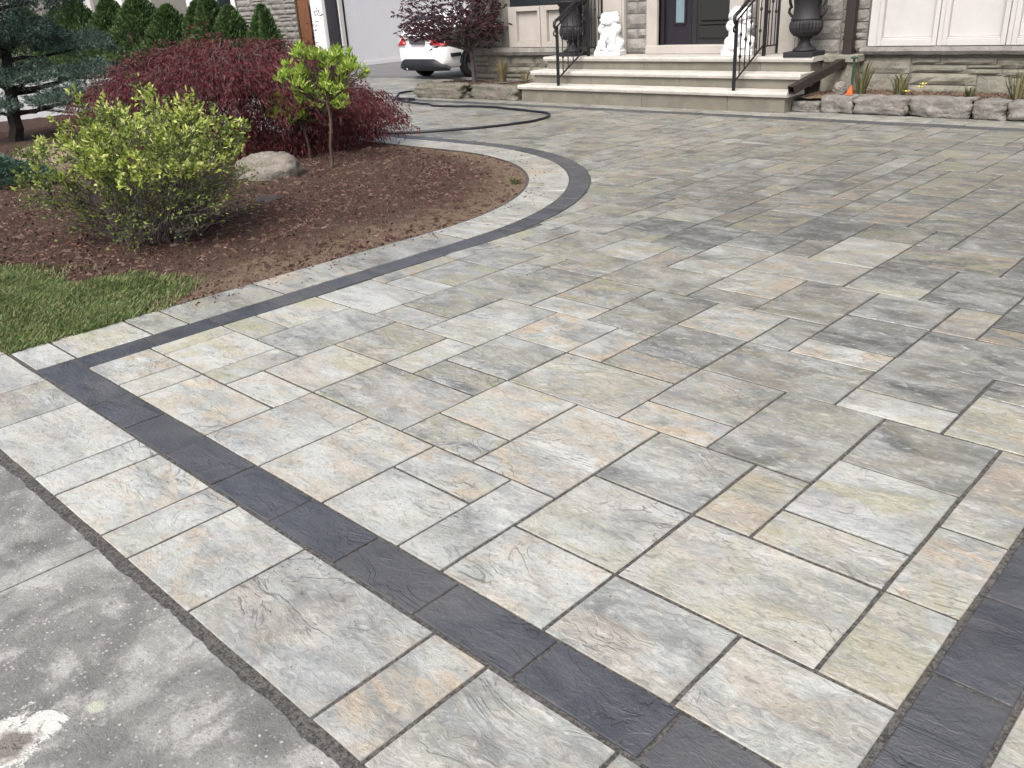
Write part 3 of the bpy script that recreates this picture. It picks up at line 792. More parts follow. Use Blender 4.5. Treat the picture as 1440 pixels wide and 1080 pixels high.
# main wall body: split round the door opening
wall = hbox('wall', -11.46, -7.62, YW, YW + .35, -.05, 6.2, MT['mortar'])
hbox('wall', -6.48, 1.8, YW, YW + .35, -.05, 6.2, MT['mortar'])
hbox('wall', -7.62, -6.48, YW, YW + .35, 2.75, 6.2, MT['mortar'])
hbox('wall', -11.46, -11.15, YW + .35, 19.5, -.05, 6.2, MT['upper'])
wr = [o for o in house.children if o.name.startswith('wall')]
wall_r = wr[1]
Rs = random.Random(77)
def stone_piece(x0, x1, z0, z1, par, mat, y=YW, seed=0, proud=.035):
    nx = max(3, min(7, int((x1 - x0) / .07))); nz = 3
    g = .006; vs = []; fs = []
    for b in range(nz + 1):
        for a in range(nx + 1):
            u_ = a / nx; v_ = b / nz
            ed = min(1, min(u_, 1 - u_) * nx / 1.0, min(v_, 1 - v_) * nz / 1.0)
            x = x0 + g + (x1 - x0 - 2 * g) * u_; z = z0 + g + (z1 - z0 - 2 * g) * v_
            d = .006 + proud * ed * (.55 + .55 * noise.noise((x * 9 + seed, z * 13, seed * .37))) + .004
            vs.append((x + (.004 * noise.noise((x * 40, z * 40, 1)) if 0 < a < nx else 0), y - d, z))
    n0 = len(vs)
    ring = [a for a in range(nx + 1)] + [b * (nx + 1) + nx for b in range(1, nz + 1)] + [nz * (nx + 1) + a for a in range(nx - 1, -1, -1)] + [b * (nx + 1) for b in range(nz - 1, 0, -1)]
    for b in range(nz):
        for a in range(nx):
            i = b * (nx + 1) + a; fs.append((i, i + 1, i + nx + 2, i + nx + 1))
    for q in ring: vs.append((vs[q][0], y + .004, vs[q][2]))
    m = len(ring)
    for k in range(m): fs.append((ring[(k + 1) % m], ring[k], n0 + k, n0 + (k + 1) % m))
    o = MB().add(vs, fs).build('stone', mat, None, False)
    o.parent = par; return o
def ashlar(x0, x1, z0, z1, par, mat, hs, wmin, wmax, seed, y=YW, proud=.035):
    rr = random.Random(seed); z = z0; k = 0
    while z < z1 - .02:
        h = rr.choice(hs)
        if z + h > z1 - .05: h = z1 - z
        x = x0
        while x < x1 - .01:
            w_ = rr.uniform(wmin, wmax)
            if x + w_ > x1 - wmin * .6: w_ = x1 - x
            if h > .15 and rr.random() < .3 and w_ > .2:
                hm = h * rr.choice((.42, .5, .58)); stone_piece(x, x + w_, z, z + hm, par, mat, y, seed + k, proud); stone_piece(x, x + w_, z + hm, z + h, par, mat, y, seed + k + 50, proud)
            else: stone_piece(x, x + w_, z, z + h, par, mat, y, seed + k, proud)
            x += w_; k += 1
        z += h
# low stonework right of the steps, as it is coursed in the photograph
for (x0, x1, z0, z1) in [(-4.66, -4.05, .36, .54), (-4.66, -4.05, .10, .36), (-5.0, -4.66, .10, .34), (-5.0, -4.66, .34, .55), (-4.05, -3.72, .46, .54), (-4.05, -3.42, .37, .46), (-4.05, -3.30, .24, .37), (-4.05, -3.30, .10, .24),
                         (-3.72, -3.12, .46, .54), (-3.42, -3.05, .42, .46), (-3.42, -3.05, .35, .42), (-3.30, -2.95, .10, .35), (-3.12, -2.60, .42, .54), (-3.05, -2.50, .33, .42), (-2.95, -2.30, .10, .33),
                         (-2.60, -1.9, .42, .54), (-2.5, -1.7, .33, .42), (-2.3, -1.5, .10, .33), (-1.9, -1.2, .40, .54), (-1.7, -1.1, .33, .40), (-4.66, -4.05, .54, .575), (-4.05, -3.3, .54, .575), (-3.3, -2.2, .54, .575), (-2.2, -1.1, .54, .575)]:
    stone_piece(x0, x1, z0, z1, wall_r, MT['stone_low'], seed=Rs.uniform(0, 99))
# corner pier with big quarry-faced blocks either side of the downspout
ashlar(-5.42, -4.93, .55, 2.2, wall_r, MT['stone'], (.22, .25, .2, .12), .3, .6, 5, proud=.05)
ashlar(-4.93, -4.60, .60, 2.2, wall_r, MT['stone'], (.18, .2, .14), .33, .4, 6, proud=.03)
ashlar(-8.17, -7.80, .60, 2.2, wr[0], MT['stone'], (.13, .16, .2, .09), .18, .40, 7)
ashlar(-6.24, -6.10, .60, 2.2, wall_r, MT['stone'], (.13, .16, .2), .14, .15, 8)
ashlar(-11.44, -9.30, .12, .565, wr[0], MT['stone_low'], (.13, .16, .11), .3, .7, 9)
ashlar(-11.44, -10.75, .705, 2.2, wr[0], MT['stone'], (.15, .18, .12), .25, .5, 10)
# sills
def sill(x0, x1, z0, z1, par, out=.10):
    mb = MB(); n = int((x1 - x0) / .06)
    for a in range(n + 1):
        x = x0 + (x1 - x0) * a / n
        f = .010 * noise.noise((x * 9, 1, z0)) + .008 * noise.noise((x * 26, 1, z0))
        mb.v += [(x, YW + .01, z0), (x, YW - out + .012 + f, z0 + f * .5), (x, YW - out - .012 + f, z0 + (z1 - z0) * .45), (x, YW - out + .004, z1 - .016), (x, YW - out + .012, z1), (x, YW + .01, z1)]
    for a in range(n):
        for b in range(5): mb.f.append((a * 6 + b, a * 6 + b + 1, a * 6 + b + 7, a * 6 + b + 6))
    mb.f += [tuple(range(5, -1, -1)), tuple(range(n * 6, n * 6 + 6))]
    o = mb.build('sill', MT['stone'], None); o.parent = par; return o
sill(-4.64, 1.2, .575, .665, wall_r); sill(-11.40, -8.72, .575, .69, wr[0])
# white panel bays (bottom panels of tall windows)
def panel_bay(x0, xs_, z0, z1, mat, seed):
    bay = hbox('window_bay', x0, xs_[-1][1] + .12, YW - .030, YW + .004, z0, z1, mat)
    def bb(n, a, b, y0, y1, c, d):
        o = MB().box(a, b, y0, y1, c, d).build(n, mat, None, False, .004, 1)
        o.parent = bay
    px = x0
    for (a, b) in xs_:
        bb('stile', px + .004, a - .052, YW - .084, YW - .0305, z0 + .002, z1)
        bb('panel_frame', a - .050, a, YW - .098, YW - .031, z0 + .003, z1)
        bb('panel_frame', b, b + .050, YW - .098, YW - .031, z0 + .003, z1)
        bb('panel_frame', a + .001, b - .001, YW - .098, YW - .031, z0 + .003, z0 + .075)
        bb('panel_bead', a + .001, b - .001, YW - .066, YW - .031, z0 + .0755, z0 + .092)
        bb('panel_frame', a + .001, b - .001, YW - .098, YW - .031, z1 - .07, z1 - .001)
        bb('panel', a + .001, b - .001, YW - .041, YW - .0305, z0 + .093, z1 - .071)
        px = b + .052
    bb('stile', px, xs_[-1][1] + .118, YW - .084, YW - .0305, z0 + .002, z1)
    return bay
panel_bay(-4.56, [(-4.40, -3.82), (-3.66, -3.10), (-2.94, -2.36), (-2.2, -1.62)], .667, 1.55, MT['whitetrim'], 1)
panel_bay(-10.50, [(-10.31, -9.85), (-9.66, -9.20)], .692, 1.30, MT['cast'], 2)
hbox('window', -10.50, -9.04, YW - .02, YW + .003, 1.31, 3.0, MT['glass'])
hbox('window', -4.56, -1.5, YW - .02, YW + .003, 1.56, 3.2, MT['glass'])
# pillars beside the entrance
def pillar(x0, x1, mat):
    mb = MB().box(x0, x1, YW - .07, YW - .002, .585, 3.0)
    p = hp(mb.build('pillar', mat, None, False, .006)); 
    for (a, b) in ((x0 + .035, x0 + .06), (x1 - .06, x1 - .035)):
        o = MB().box(a, b, YW - .085, YW - .0705, .60, 3.0).build('fillet', mat, None, False, .003, 1); o.parent = p
    return p
pillar(-8.69, -8.18, MT['cast']); pillar(-6.02, -5.46, MT['cast'])
# door
hbox('surround', -7.80, -7.62, YW - .05, YW + .18, .585, 2.80, MT['cast'], None, .008)
hbox('surround', -6.47, -6.26, YW - .05, YW + .18, .585, 2.80, MT['cast'], None, .008)
hbox('threshold', -7.80, -6.26, YW - .075, YW + .20, .5855, .700, MT['cast'], None, .01)
door = hbox('door', -7.13, -6.47, YW + .10, YW + .15, .705, 2.72, MT['door'])
def dbox(n, a, b, y0, y1, c, d, m, bev=.004):
    o = MB().box(a, b, y0, y1, c, d).build(n, m, None, False, bev, 1); o.parent = door; return o
dbox('rail', -7.00, -6.49, YW + .070, YW + .0995, .955, .985, MT['door'])
dbox('panel', -7.02, -6.50, YW + .078, YW + .0995, .78, .945, MT['door'], .012)
dbox('panel', -6.98, -6.52, YW + .080, YW + .0995, 1.0, 1.55, MT['door'], .012)
dbox('stile', -7.128, -7.05, YW + .085, YW + .0995, .71, 2.7, MT['door'])
dbox('handle', -7.09, -7.06, YW + .04, YW + .084, 1.45, 1.75, MT['iron'])
fr = hbox('door_frame', -7.62, -7.135, YW + .09, YW + .17, .702, 2.75, MT['doorframe'])
o = MB().box(-7.385, -7.245, YW + .078, YW + .0895, .99, 2.6).build('sidelight', MT['sideglass']); o.parent = fr
for a, b, c, d in ((-7.41, -7.386, .965, 2.62), (-7.244, -7.22, .965, 2.62), (-7.385, -7.245, .965, .989)):
    o = MB().box(a, b, YW + .068, YW + .0895, c, d).build('moulding', MT['doorframe']); o.parent = fr
hbox('jamb', -7.617, -7.56, YW + .04, YW + .0895, .702, 2.75, MT['doorframe'])
hbox('eave', -11.8, 2.2, YW - .55, YW + 8.6, 6.2, 6.35, MT['roof'])
# garage wing, set back
YG = 14.5
wg = hbox('wall', -48, -21.12, YG, YG + .3, -.05, 3.4, MT['mortar'])
hbox('eave', -48.5, -20.6, YG - .5, YG + 6.6, 3.4, 3.55, MT['roof'])
ashlar(-25.0, -21.60, .0, 2.3, wg, MT['stone'], (.17, .22, .26, .14), .35, .9, 15, YG, .04)
ashlar(-27.9, -25.02, .0, .9, wg, MT['stone'], (.2, .26), .5, .9, 16, YG, .04)
hbox('pillar', -21.1, -20.58, YG - .12, YG + .28, -.03, 2.6, MT['brightwhite'], None, .01)
hbox('garage_jamb', -20.57, -20.12, YG - .02, YG + .26, -.03, 2.6, MT['garage_dark'])
hbox('door_track', -20.115, -20.06, YG + .05, YG + .16, -.03, 2.5, MT['whitetrim'])
hbox('side_wall', -20.40, -20.11, YG + .27, 20.6, -.05, 3.3, MT['garage_wall'])
hbox('back_wall', -20.40, -11.47, 20.6, 20.8, -.05, 3.3, MT['garage_wall'])
hbox('garage_floor', -20.10, -11.47, 12.9, 20.59, -.055, -.004, MT['garage_floor'])
for k in range(9):        # faint board joints on the garage side wall
    y = YG + .6 + .6 * k
    o = MB().box(-20.109, -20.106, y, y + .03, .0, 2.88).build('batten', MT['garage_wall'], None, False, .003, 1); hp(o)
hbox('skirting', -20.109, -20.09, YG + .3, 20.58, 0, .10, MT['garage_wall'])
# windows and white posts behind the hedge
for (a, b, m) in ((-36.7, -35.1, 'whitetrim'), (-33.7, -32.45, 'brightwhite'), (-30.9, -30.45, 'brightwhite')):
    hbox('white_post', a, b, YG - .14, YG - .002, 0, 2.8, MT[m], None, .01)
hbox('window', -32.3, -31.0, YG - .03, YG - .002, .3, 2.5, MT['glass'])
wn_ = hbox('window', -27.9, -25.06, YG - .03, YG - .002, .92, 2.5, MT['glass'])
for a, b in ((-27.93, -27.38), (-26.60, -26.07), (-25.22, -25.02)):
    o = MB().box(a, b, YG - .08, YG - .031, .92, 2.5).build('frame', MT['brightwhite'], None, False, .006, 1); o.parent = wn_

gate = empty('wooden_gate', (-21.4, 14.35, 0), 'narrow brown wooden gate between the stone wall and the white garage pillar', 'gate')
for k, (a, b) in enumerate(((-.22, -.11), (-.10, .03), (.04, .14), (.15, .25))):
    MB().box(a, b, -.02, .02, .02, 1.75 - .05 * (k == 0)).build('plank', MT['wood'], gate, False, .005, 1)
MB().box(-.24, .26, .021, .05, .4, .5).build('rail', MT['wood'], gate)
MB().box(-.30, -.235, -.05, .05, -.05, 2.0).build('post', MT['bark'], gate)

# ------------------------------------------------------------------ front steps
steps = empty('front_steps', (-7.19, 9.88, 0), 'pale stone front steps, three treads up to the dark door', 'steps')
SX0, SX1 = -9.32 + 7.19, -5.05 + 7.19
def tread(x0, x1, y0, y1, z1, t=.058, seed=0):
    mb = MB(); n = int((x1 - x0) / .07)
    for a in range(n + 1):
        x = x0 + (x1 - x0) * a / n
        f = .006 * noise.noise((x * 7, seed, 0)) + .006 * noise.noise((x * 24, seed, 2))
        mb.v += [(x, y1, z1 - t), (x, y0 + .008 + f, z1 - t), (x, y0 + f * .8, z1 - t * .5), (x, y0 + .006 + f * .6, z1 - .010), (x, y0 + .018 + f * .5, z1), (x, y1, z1)]
    for a in range(n):
        for b in range(6): mb.f.append((a * 6 + b, a * 6 + (b + 1) % 6, a * 6 + 6 + (b + 1) % 6, a * 6 + 6 + b))
    mb.f += [tuple(range(5, -1, -1)), tuple(range(n * 6, n * 6 + 6))]
    return mb.build('tread', MT['tread'], steps)
def riser(x0, x1, y0, y1, z0, z1, cuts):
    e = [x0] + cuts + [x1]
    for a, b in zip(e[:-1], e[1:]): MB().box(a + .002, b - .002, y0, y1, z0, z1).build('riser', MT['riser'], steps, False, .004, 1)
tread(SX0 - .04, SX1 + .04, -.02, .42, .238, seed=1); tread(SX0 - .04, SX1 + .04, .28, .72, .412, seed=2)
tread(SX0 - .04, SX1 + .04, .58, 1.10, .584, seed=3); 
riser(SX0, SX1, .02, .40, -.02, .179, [SX0 + .43, SX0 + 2.2, SX0 + 3.5]); riser(SX0, SX1, .32, .70, .2385, .353, [SX0 + 1.1, SX0 + 2.6]); riser(SX0, SX1, .62, 1.10, .4125, .525, [SX0 + 1.8, SX0 + 3.6])
MB().box(SX1 + .042, SX1 + .46, .86, 1.09, .50, .583).build('landing_return', MT['stone_low'], steps, False, .008)
MB().box(SX1 + .003, SX1 + .40, .90, 1.08, .0, .499).build('return_base', MT['stone_low'], steps, False, .01)

# ------------------------------------------------------------------ iron railings
def railing(x, label):
    t = empty('iron_railing', (x, 9.90, .238), label, 'railing', 'wrought iron railings on the front steps')
    sl = .58
    def zt(y): return .82 + sl * y         # top rail height over first tread
    b = MB().box(-.016, .016, -.016, .016, 0, .80); b.build('post', MT['iron'], t)
    MB().box(-.018, .018, .68, .716, .348, 1.28).build('post', MT['iron'], t)
    MB().box(-.016, .016, 1.02, 1.05, .36, 1.27).build('post', MT['iron'], t)
    pts = [(0, -.035, .76), (0, -.055, .80), (0, -.045, .85), (0, -.01, .87), (0, .05, .895), (0, .69, .82 + sl * .69 + .045), (0, .80, 1.27), (0, 1.05, 1.275)]
    MB().tube(pts, [.014, .02, .023, .023, .023, .023, .023, .023], 8).build('handrail', MT['iron'], t, True)
    sc = [(0, -.035 + .045 * math.cos(a) * (1 - a / 14), .70 + .045 * math.sin(a) * (1 - a / 14)) for a in [q * .5 for q in range(0, 14)]]
    MB().tube(sc, .011, 6).build('scroll', MT['iron'], t, True)
    MB().tube([(0, 0, zt(0) - .03), (0, .69, zt(.69) - .04)], .011, 6).build('under_rail', MT['iron'], t)
    MB().tube([(0, 0, .10), (0, .55, .10 + .53 * .58), (0, .69, .10 + .69 * .56)], .012, 6).build('bottom_rail', MT['iron'], t)
    MB().tube([(0, .70, .46), (0, 1.04, .46)], .010, 6).build('bottom_rail', MT['iron'], t)
    for k, y in enumerate((.115, .23, .345, .46, .575)):
        z0, z1 = .10 + .575 * y, zt(y) - .03
        bl = MB().tube([(0, y, z0), (0, y, z1)], .0075, 6).build('baluster', MT['iron'], t)
        zc = z0 + (z1 - z0) * (.5 if k % 2 else .68)
        for zz in ((zc,) if k % 2 else (zc, z0 + (z1 - z0) * .32)):
            MB().lathe([(.006, zz - .03), (.013, zz - .018), (.02, zz), (.013, zz + .018), (.006, zz + .03)], 0, y, 8).build('knuckle', MT['iron'], bl, True)
    for k, y in enumerate((.78, .86, .95)):
        bl = MB().tube([(0, y, .46), (0, y, 1.26)], .0075, 6).build('baluster', MT['iron'], t)
        zz = .86 + .12 * (k % 2)
        MB().lathe([(.006, zz - .03), (.013, zz - .018), (.02, zz), (.013, zz + .018), (.006, zz + .03)], 0, y, 8).build('knuckle', MT['iron'], bl, True)
    return t
railing(-8.58, 'black wrought iron railing left of the front door, in front of an urn')
railing(-5.74, 'black wrought iron railing right of the front door, in front of a white lion')

# ------------------------------------------------------------------ guardian lions
def lion(x, y, z, mirror, label):
    bm = bmesh.new()
    def ball(c, r, s=(1, 1, 1), rot=0.):
        m = Matrix.Translation((c[0] * mirror, c[1], c[2])) @ Matrix.Rotation(rot * mirror, 4, 'Y') @ Matrix.Diagonal((s[0] * r, s[1] * r, s[2] * r, 1))
        bmesh.ops.create_icosphere(bm, subdivisions=3, radius=1, matrix=m)
    def box(c, s):
        bmesh.ops.create_cube(bm, size=1, matrix=Matrix.Translation((c[0] * mirror, c[1], c[2])) @ Matrix.Diagonal((*s, 1)))
    box((0, 0, .035), (.36, .30, .07)); box((0, 0, .085), (.33, .27, .04))
    ball((0, .06, .25), .13, (1.0, 1.0, 1.15)); ball((0, -.01, .36), .115, (1, .9, 1.2))          # body and chest
    for s in (-1, 1):
        ball((s * .115, .04, .175), .085, (.8, 1.25, 1.05)); ball((s * .13, -.06, .125), .05, (.9, 1.3, .7))     # haunches, hind paws
        ball((s * .065, -.09, .26), .046, (1, 1, 1.8)); ball((s * .065, -.105, .155), .04, (1, 1, 1.5)); ball((s * .068, -.125, .115), .045, (1.0, 1.2, .65))
        ball((s * .10, -.02, .40), .06, (1, 1, 1.3))
        ball((s * .088, -.03, .59), .026)                                                                # ears
        ball((s * .038, -.105, .555), .022)                                                           # brows
        ball((s * .03, -.125, .50), .03, (1, .9, .8))                                                 # jowls
    ball((.05, -.13, .115), .055)                                                                    # ball or cub under a paw
    ball((0, -.01, .545), .112, (1.05, 1.0, .95)); ball((0, -.115, .525), .045, (1.1, 1, .75)); ball((0, -.145, .545), .018); ball((0, -.11, .485), .032, (1.2, 1, .6))
    rr = random.Random(4)
    for k in range(70):                                                                               # curls of the mane
        a = rr.uniform(-2.6, 2.6) + math.pi / 2; h = rr.uniform(.40, .645)
        rad_ = .118 * math.sqrt(max(.05, 1 - ((h - .52) / .15) ** 2)) if h > .52 else .122
        ball((math.cos(a) * rad_ * 1.02, .01 + math.sin(a) * rad_, h), rr.uniform(.016, .026))
    for k in range(5): ball((.0, .17 + .012 * math.sin(k), .16 + .06 * k), .045 - .004 * k)
    for k in range(14):
        a = k / 14 * math.tau; ball((.15 * math.cos(a), .12 * math.sin(a), .05), .028)
    bm.transform(Matrix.Diagonal((1.05, 1.0, 1.05, 1)))
    me = bpy.data.meshes.new('lion_statue'); bm.to_mesh(me); bm.free()
    o = link('lion_statue', me, MT['statue']); o.location = (x, y, z); o.scale = (1.06, 1.0, .85); o.rotation_euler.z = rad(18)
    m = o.modifiers.new('remesh', 'REMESH'); m.mode = 'VOXEL'; m.voxel_size = .0085; m.use_smooth_shade = True
    s = o.modifiers.new('smooth', 'SMOOTH'); s.iterations = 1; s.factor = .4
    return tag(o, label, 'statue', 'white guardian lions by the door')
lion(-8.32, 10.78, .585, 1, 'white seated guardian lion left of the front door')
lion(-6.20, 10.78, .585, -1, 'white seated guardian lion behind the right hand railing')

# ------------------------------------------------------------------ urns
def urn(x, y, z, label, s=1.):
    t = empty('urn', (x, y, z), label, 'urn', 'black iron urns on the landing')
    MB().box(-.19, .19, -.17, .17, 0, .055).build('base', MT['urn'], t, False, .006)
    MB().lathe([(.135, .056), (.14, .075), (.125, .09), (.09, .11), (.062, .15), (.058, .19), (.075, .205), (.085, .215)], 0, 0, 28).build('stem', MT['urn'], t, True)
    prof = [(.085, .216), (.14, .235), (.178, .28), (.192, .33), (.19, .375), (.176, .41)]
    MB().lathe(prof, 0, 0, 56, [0, .02, .035, .04, .035, .01]).build('bowl', MT['urn'], t)
    MB().lathe([(.176, .411), (.184, .42), (.176, .432), (.162, .45), (.155, .55), (.165, .64), (.205, .71), (.245, .74), (.25, .76), (.235, .765), (.20, .74)], 0, 0, 36).build('neck', MT['urn'], t, True)
    for sx in (-1, 1):
        pts = [(sx * .16, 0, .44), (sx * .20, 0, .46), (sx * .235, 0, .50), (sx * .225, 0, .545), (sx * .205, 0, .55), (sx * .225, 0, .60), (sx * .235, 0, .66), (sx * .20, 0, .70)]
        MB().tube(pts, .018, 8).build('handle', MT['urn'], t, True)
    lf = MB(); rr = random.Random(int(-x * 10))
    leafs(lf, [(rr.gauss(0, .12), rr.gauss(0, .12), .80 + abs(rr.gauss(0, .12))) for _ in range(500)], .05, .02, rr)
    lf.build('plant', MT['midleaf'], t)
    return t
def leafs(mb, pts, L, W, rr, dirs=None, droop=0., bend=.25):
    for k, p in enumerate(pts):
        p = Vector(p)
        if dirs: d = Vector(dirs[k]).normalized()
        else:
            d = Vector((rr.gauss(0, 1), rr.gauss(0, 1), rr.gauss(0, .8) - droop)).normalized()
        s = d.cross(Vector((rr.gauss(0, 1), rr.gauss(0, 1), rr.gauss(0, 1))))
        if s.length < 1e-5: continue
        s.normalize(); n = s.cross(d); l = L * rr.uniform(.6, 1.25); w_ = W * rr.uniform(.7, 1.2)
        mb.add([p, p + d * l * .5 + s * w_ * .5 + n * bend * w_, p + d * l, p + d * l * .5 - s * w_ * .5 + n * bend * w_], [(0, 1, 2, 3)])
urn(-5.21, 10.62, .585, 'black fluted iron urn right of the steps, against the stone pier')
urn(-8.95, 10.68, .585, 'black fluted iron urn behind the left railing')

# ------------------------------------------------------------------ downspout and its leader pipe
ds = empty('downspout', (-4.77, 10.86, .45), 'dark brown square downspout with a leader pipe running down beside the steps', 'downspout')
MB().box(-.055, .055, -.03, .075, .06, 5.6).build('pipe', MT['brown'], ds, False, .008)
MB().box(-.062, .062, -.036, .08, .30, .34).build('strap', MT['brown'], ds)
MB().box(-.062, .062, -.036, .08, 1.30, 1.34).build('strap', MT['brown'], ds)
def sqtube(name, p0, p1, s, mat, par, hollow=True):
    p0, p1 = Vector(p0), Vector(p1); d = (p1 - p0).normalized(); a = d.cross(Vector((0, 0, 1))).normalized(); b = a.cross(d)
    mb = MB(); c = [(1, 1), (-1, 1), (-1, -1), (1, -1)]
    for P in (p0, p1):
        for (i, j) in c: mb.v.append(tuple(P + a * i * s + b * j * s))
    for k in range(4): m = (k + 1) % 4; mb.f.append((k, m, 4 + m, 4 + k))
    mb.f.append((0, 1, 2, 3))
    for (i, j) in c: mb.v.append(tuple(p1 + a * i * s * .78 + b * j * s * .78))
    for (i, j) in c: mb.v.append(tuple(p1 - d * .3 + a * i * s * .78 + b * j * s * .78))
    for k in range(4):
        m = (k + 1) % 4; mb.f += [(4 + k, 4 + m, 8 + m, 8 + k), (8 + k, 8 + m, 12 + m, 12 + k)]
    mb.f.append((12, 13, 14, 15))
    return mb.build(name, mat, par)
sqtube('elbow', (0, .0, .09), (-.02, -.14, .02), .052, MT['brown'], ds)
sqtube('leader', (-.015, -.10, .05), (-.20, -.98, -.185), .046, MT['brown'], ds)

# orange marker, green stake, hose
mk = MB(); mk.add([(-.045, -.02, 0), (.05, -.02, .0), (.05, .03, 0), (-.045, .03, 0), (.035, -.004, .145), (.035, .006, .145)], [(3, 2, 1, 0), (0, 1, 4), (1, 2, 5, 4), (2, 3, 5), (3, 0, 4, 5)])
o = mk.build('orange_marker', MT['orange'], None, False, .002, 1); o.scale = (.8, .8, .78); o.location = (-4.42, 10.21, .195); tag(o, 'small orange triangular marker standing on the edging rock beside the steps', 'marker')
st = empty('garden_stake', (-4.52, 10.50, .16), 'thin green metal stake beside the downspout', 'stake')
MB().tube([(0, 0, -.05), (0, 0, .40)], .013, 8).build('shaft', MT['greenmetal'], st)
MB().lathe([(.013, .40), (.04, .405), (.04, .42), (.013, .43)], 0, 0, 12).build('cap', MT['greenmetal'], st, True)

hpts = [(-9.6, 6.0), (-9.1, 6.35), (-8.63, 6.60), (-8.15, 6.97), (-7.73, 7.51), (-7.53, 8.04), (-7.56, 8.4), (-7.69, 8.67), (-7.95, 8.87), (-8.68, 9.02), (-9.2, 9.10), (-9.59, 9.06), (-9.9, 8.96), (-10.25, 8.94), (-10.5, 9.06), (-10.72, 9.07), (-11.26, 9.20), (-11.6, 9.36), (-11.55, 9.52), (-11.35, 9.50), (-11.30, 9.34), (-11.55, 9.30), (-11.87, 9.53), (-12.2, 9.85), (-12.48, 10.13), (-12.45, 10.45), (-12.2, 10.62)]
def catmull(p, n=8):
    out = []
    for k in range(len(p) - 1):
        a, b, c, d = [Vector((*p[max(0, min(len(p) - 1, k + q))], 0)) for q in (-1, 0, 1, 2)]
        for q in range(n):
            t = q / n; out.append(.5 * ((2 * b) + (c - a) * t + (2 * a - 5 * b + 4 * c - d) * t * t + (3 * b - a - 3 * c + d) * t ** 3))
    out.append(Vector((*p[-1], 0))); return out
hc = catmull(hpts)
hose = empty('garden_hose', (-8.0, 8.0, 0), 'black garden hose looping across the paving from the red maple to the garage', 'hose')
MB().tube([(p.x + 8, p.y - 8, .0165 + .001 * math.sin(k) + (.03 if 8 * 20 < k < 8 * 21.6 else 0)) for k, p in enumerate(hc)], .0155, 7).build('tube', MT['hose'], hose, True)
e_ = hc[-1]; MB().tube([(e_.x + 8, e_.y - 8, .018), (e_.x + 8.05, e_.y - 7.97, .018), (e_.x + 8.13, e_.y - 7.92, .018)], [.018, .022, .016], 10).build('coupling', MT['rim'], hose, True)

# ------------------------------------------------------------------ garden spotlight
sp = empty('garden_light', (-7.48, 2.40, bed_z(-7.48, 2.40)), 'small black garden light on a stake left of the lime green shrub', 'garden light')
MB().tube([(0, 0, -.05), (0, 0, .20)], .014, 8).build('stake', MT['iron'], sp)
MB().tube([(-.01, -.03, .20), (.015, .04, .25), (.03, .09, .275)], [.03, .036, .042], 12).build('lamp_head', MT['iron'], sp, True)
MB().tube([(.031, .092, .276), (.034, .100, .279)], [.034, .030], 12).build('lens', MT['statue'], sp, True)

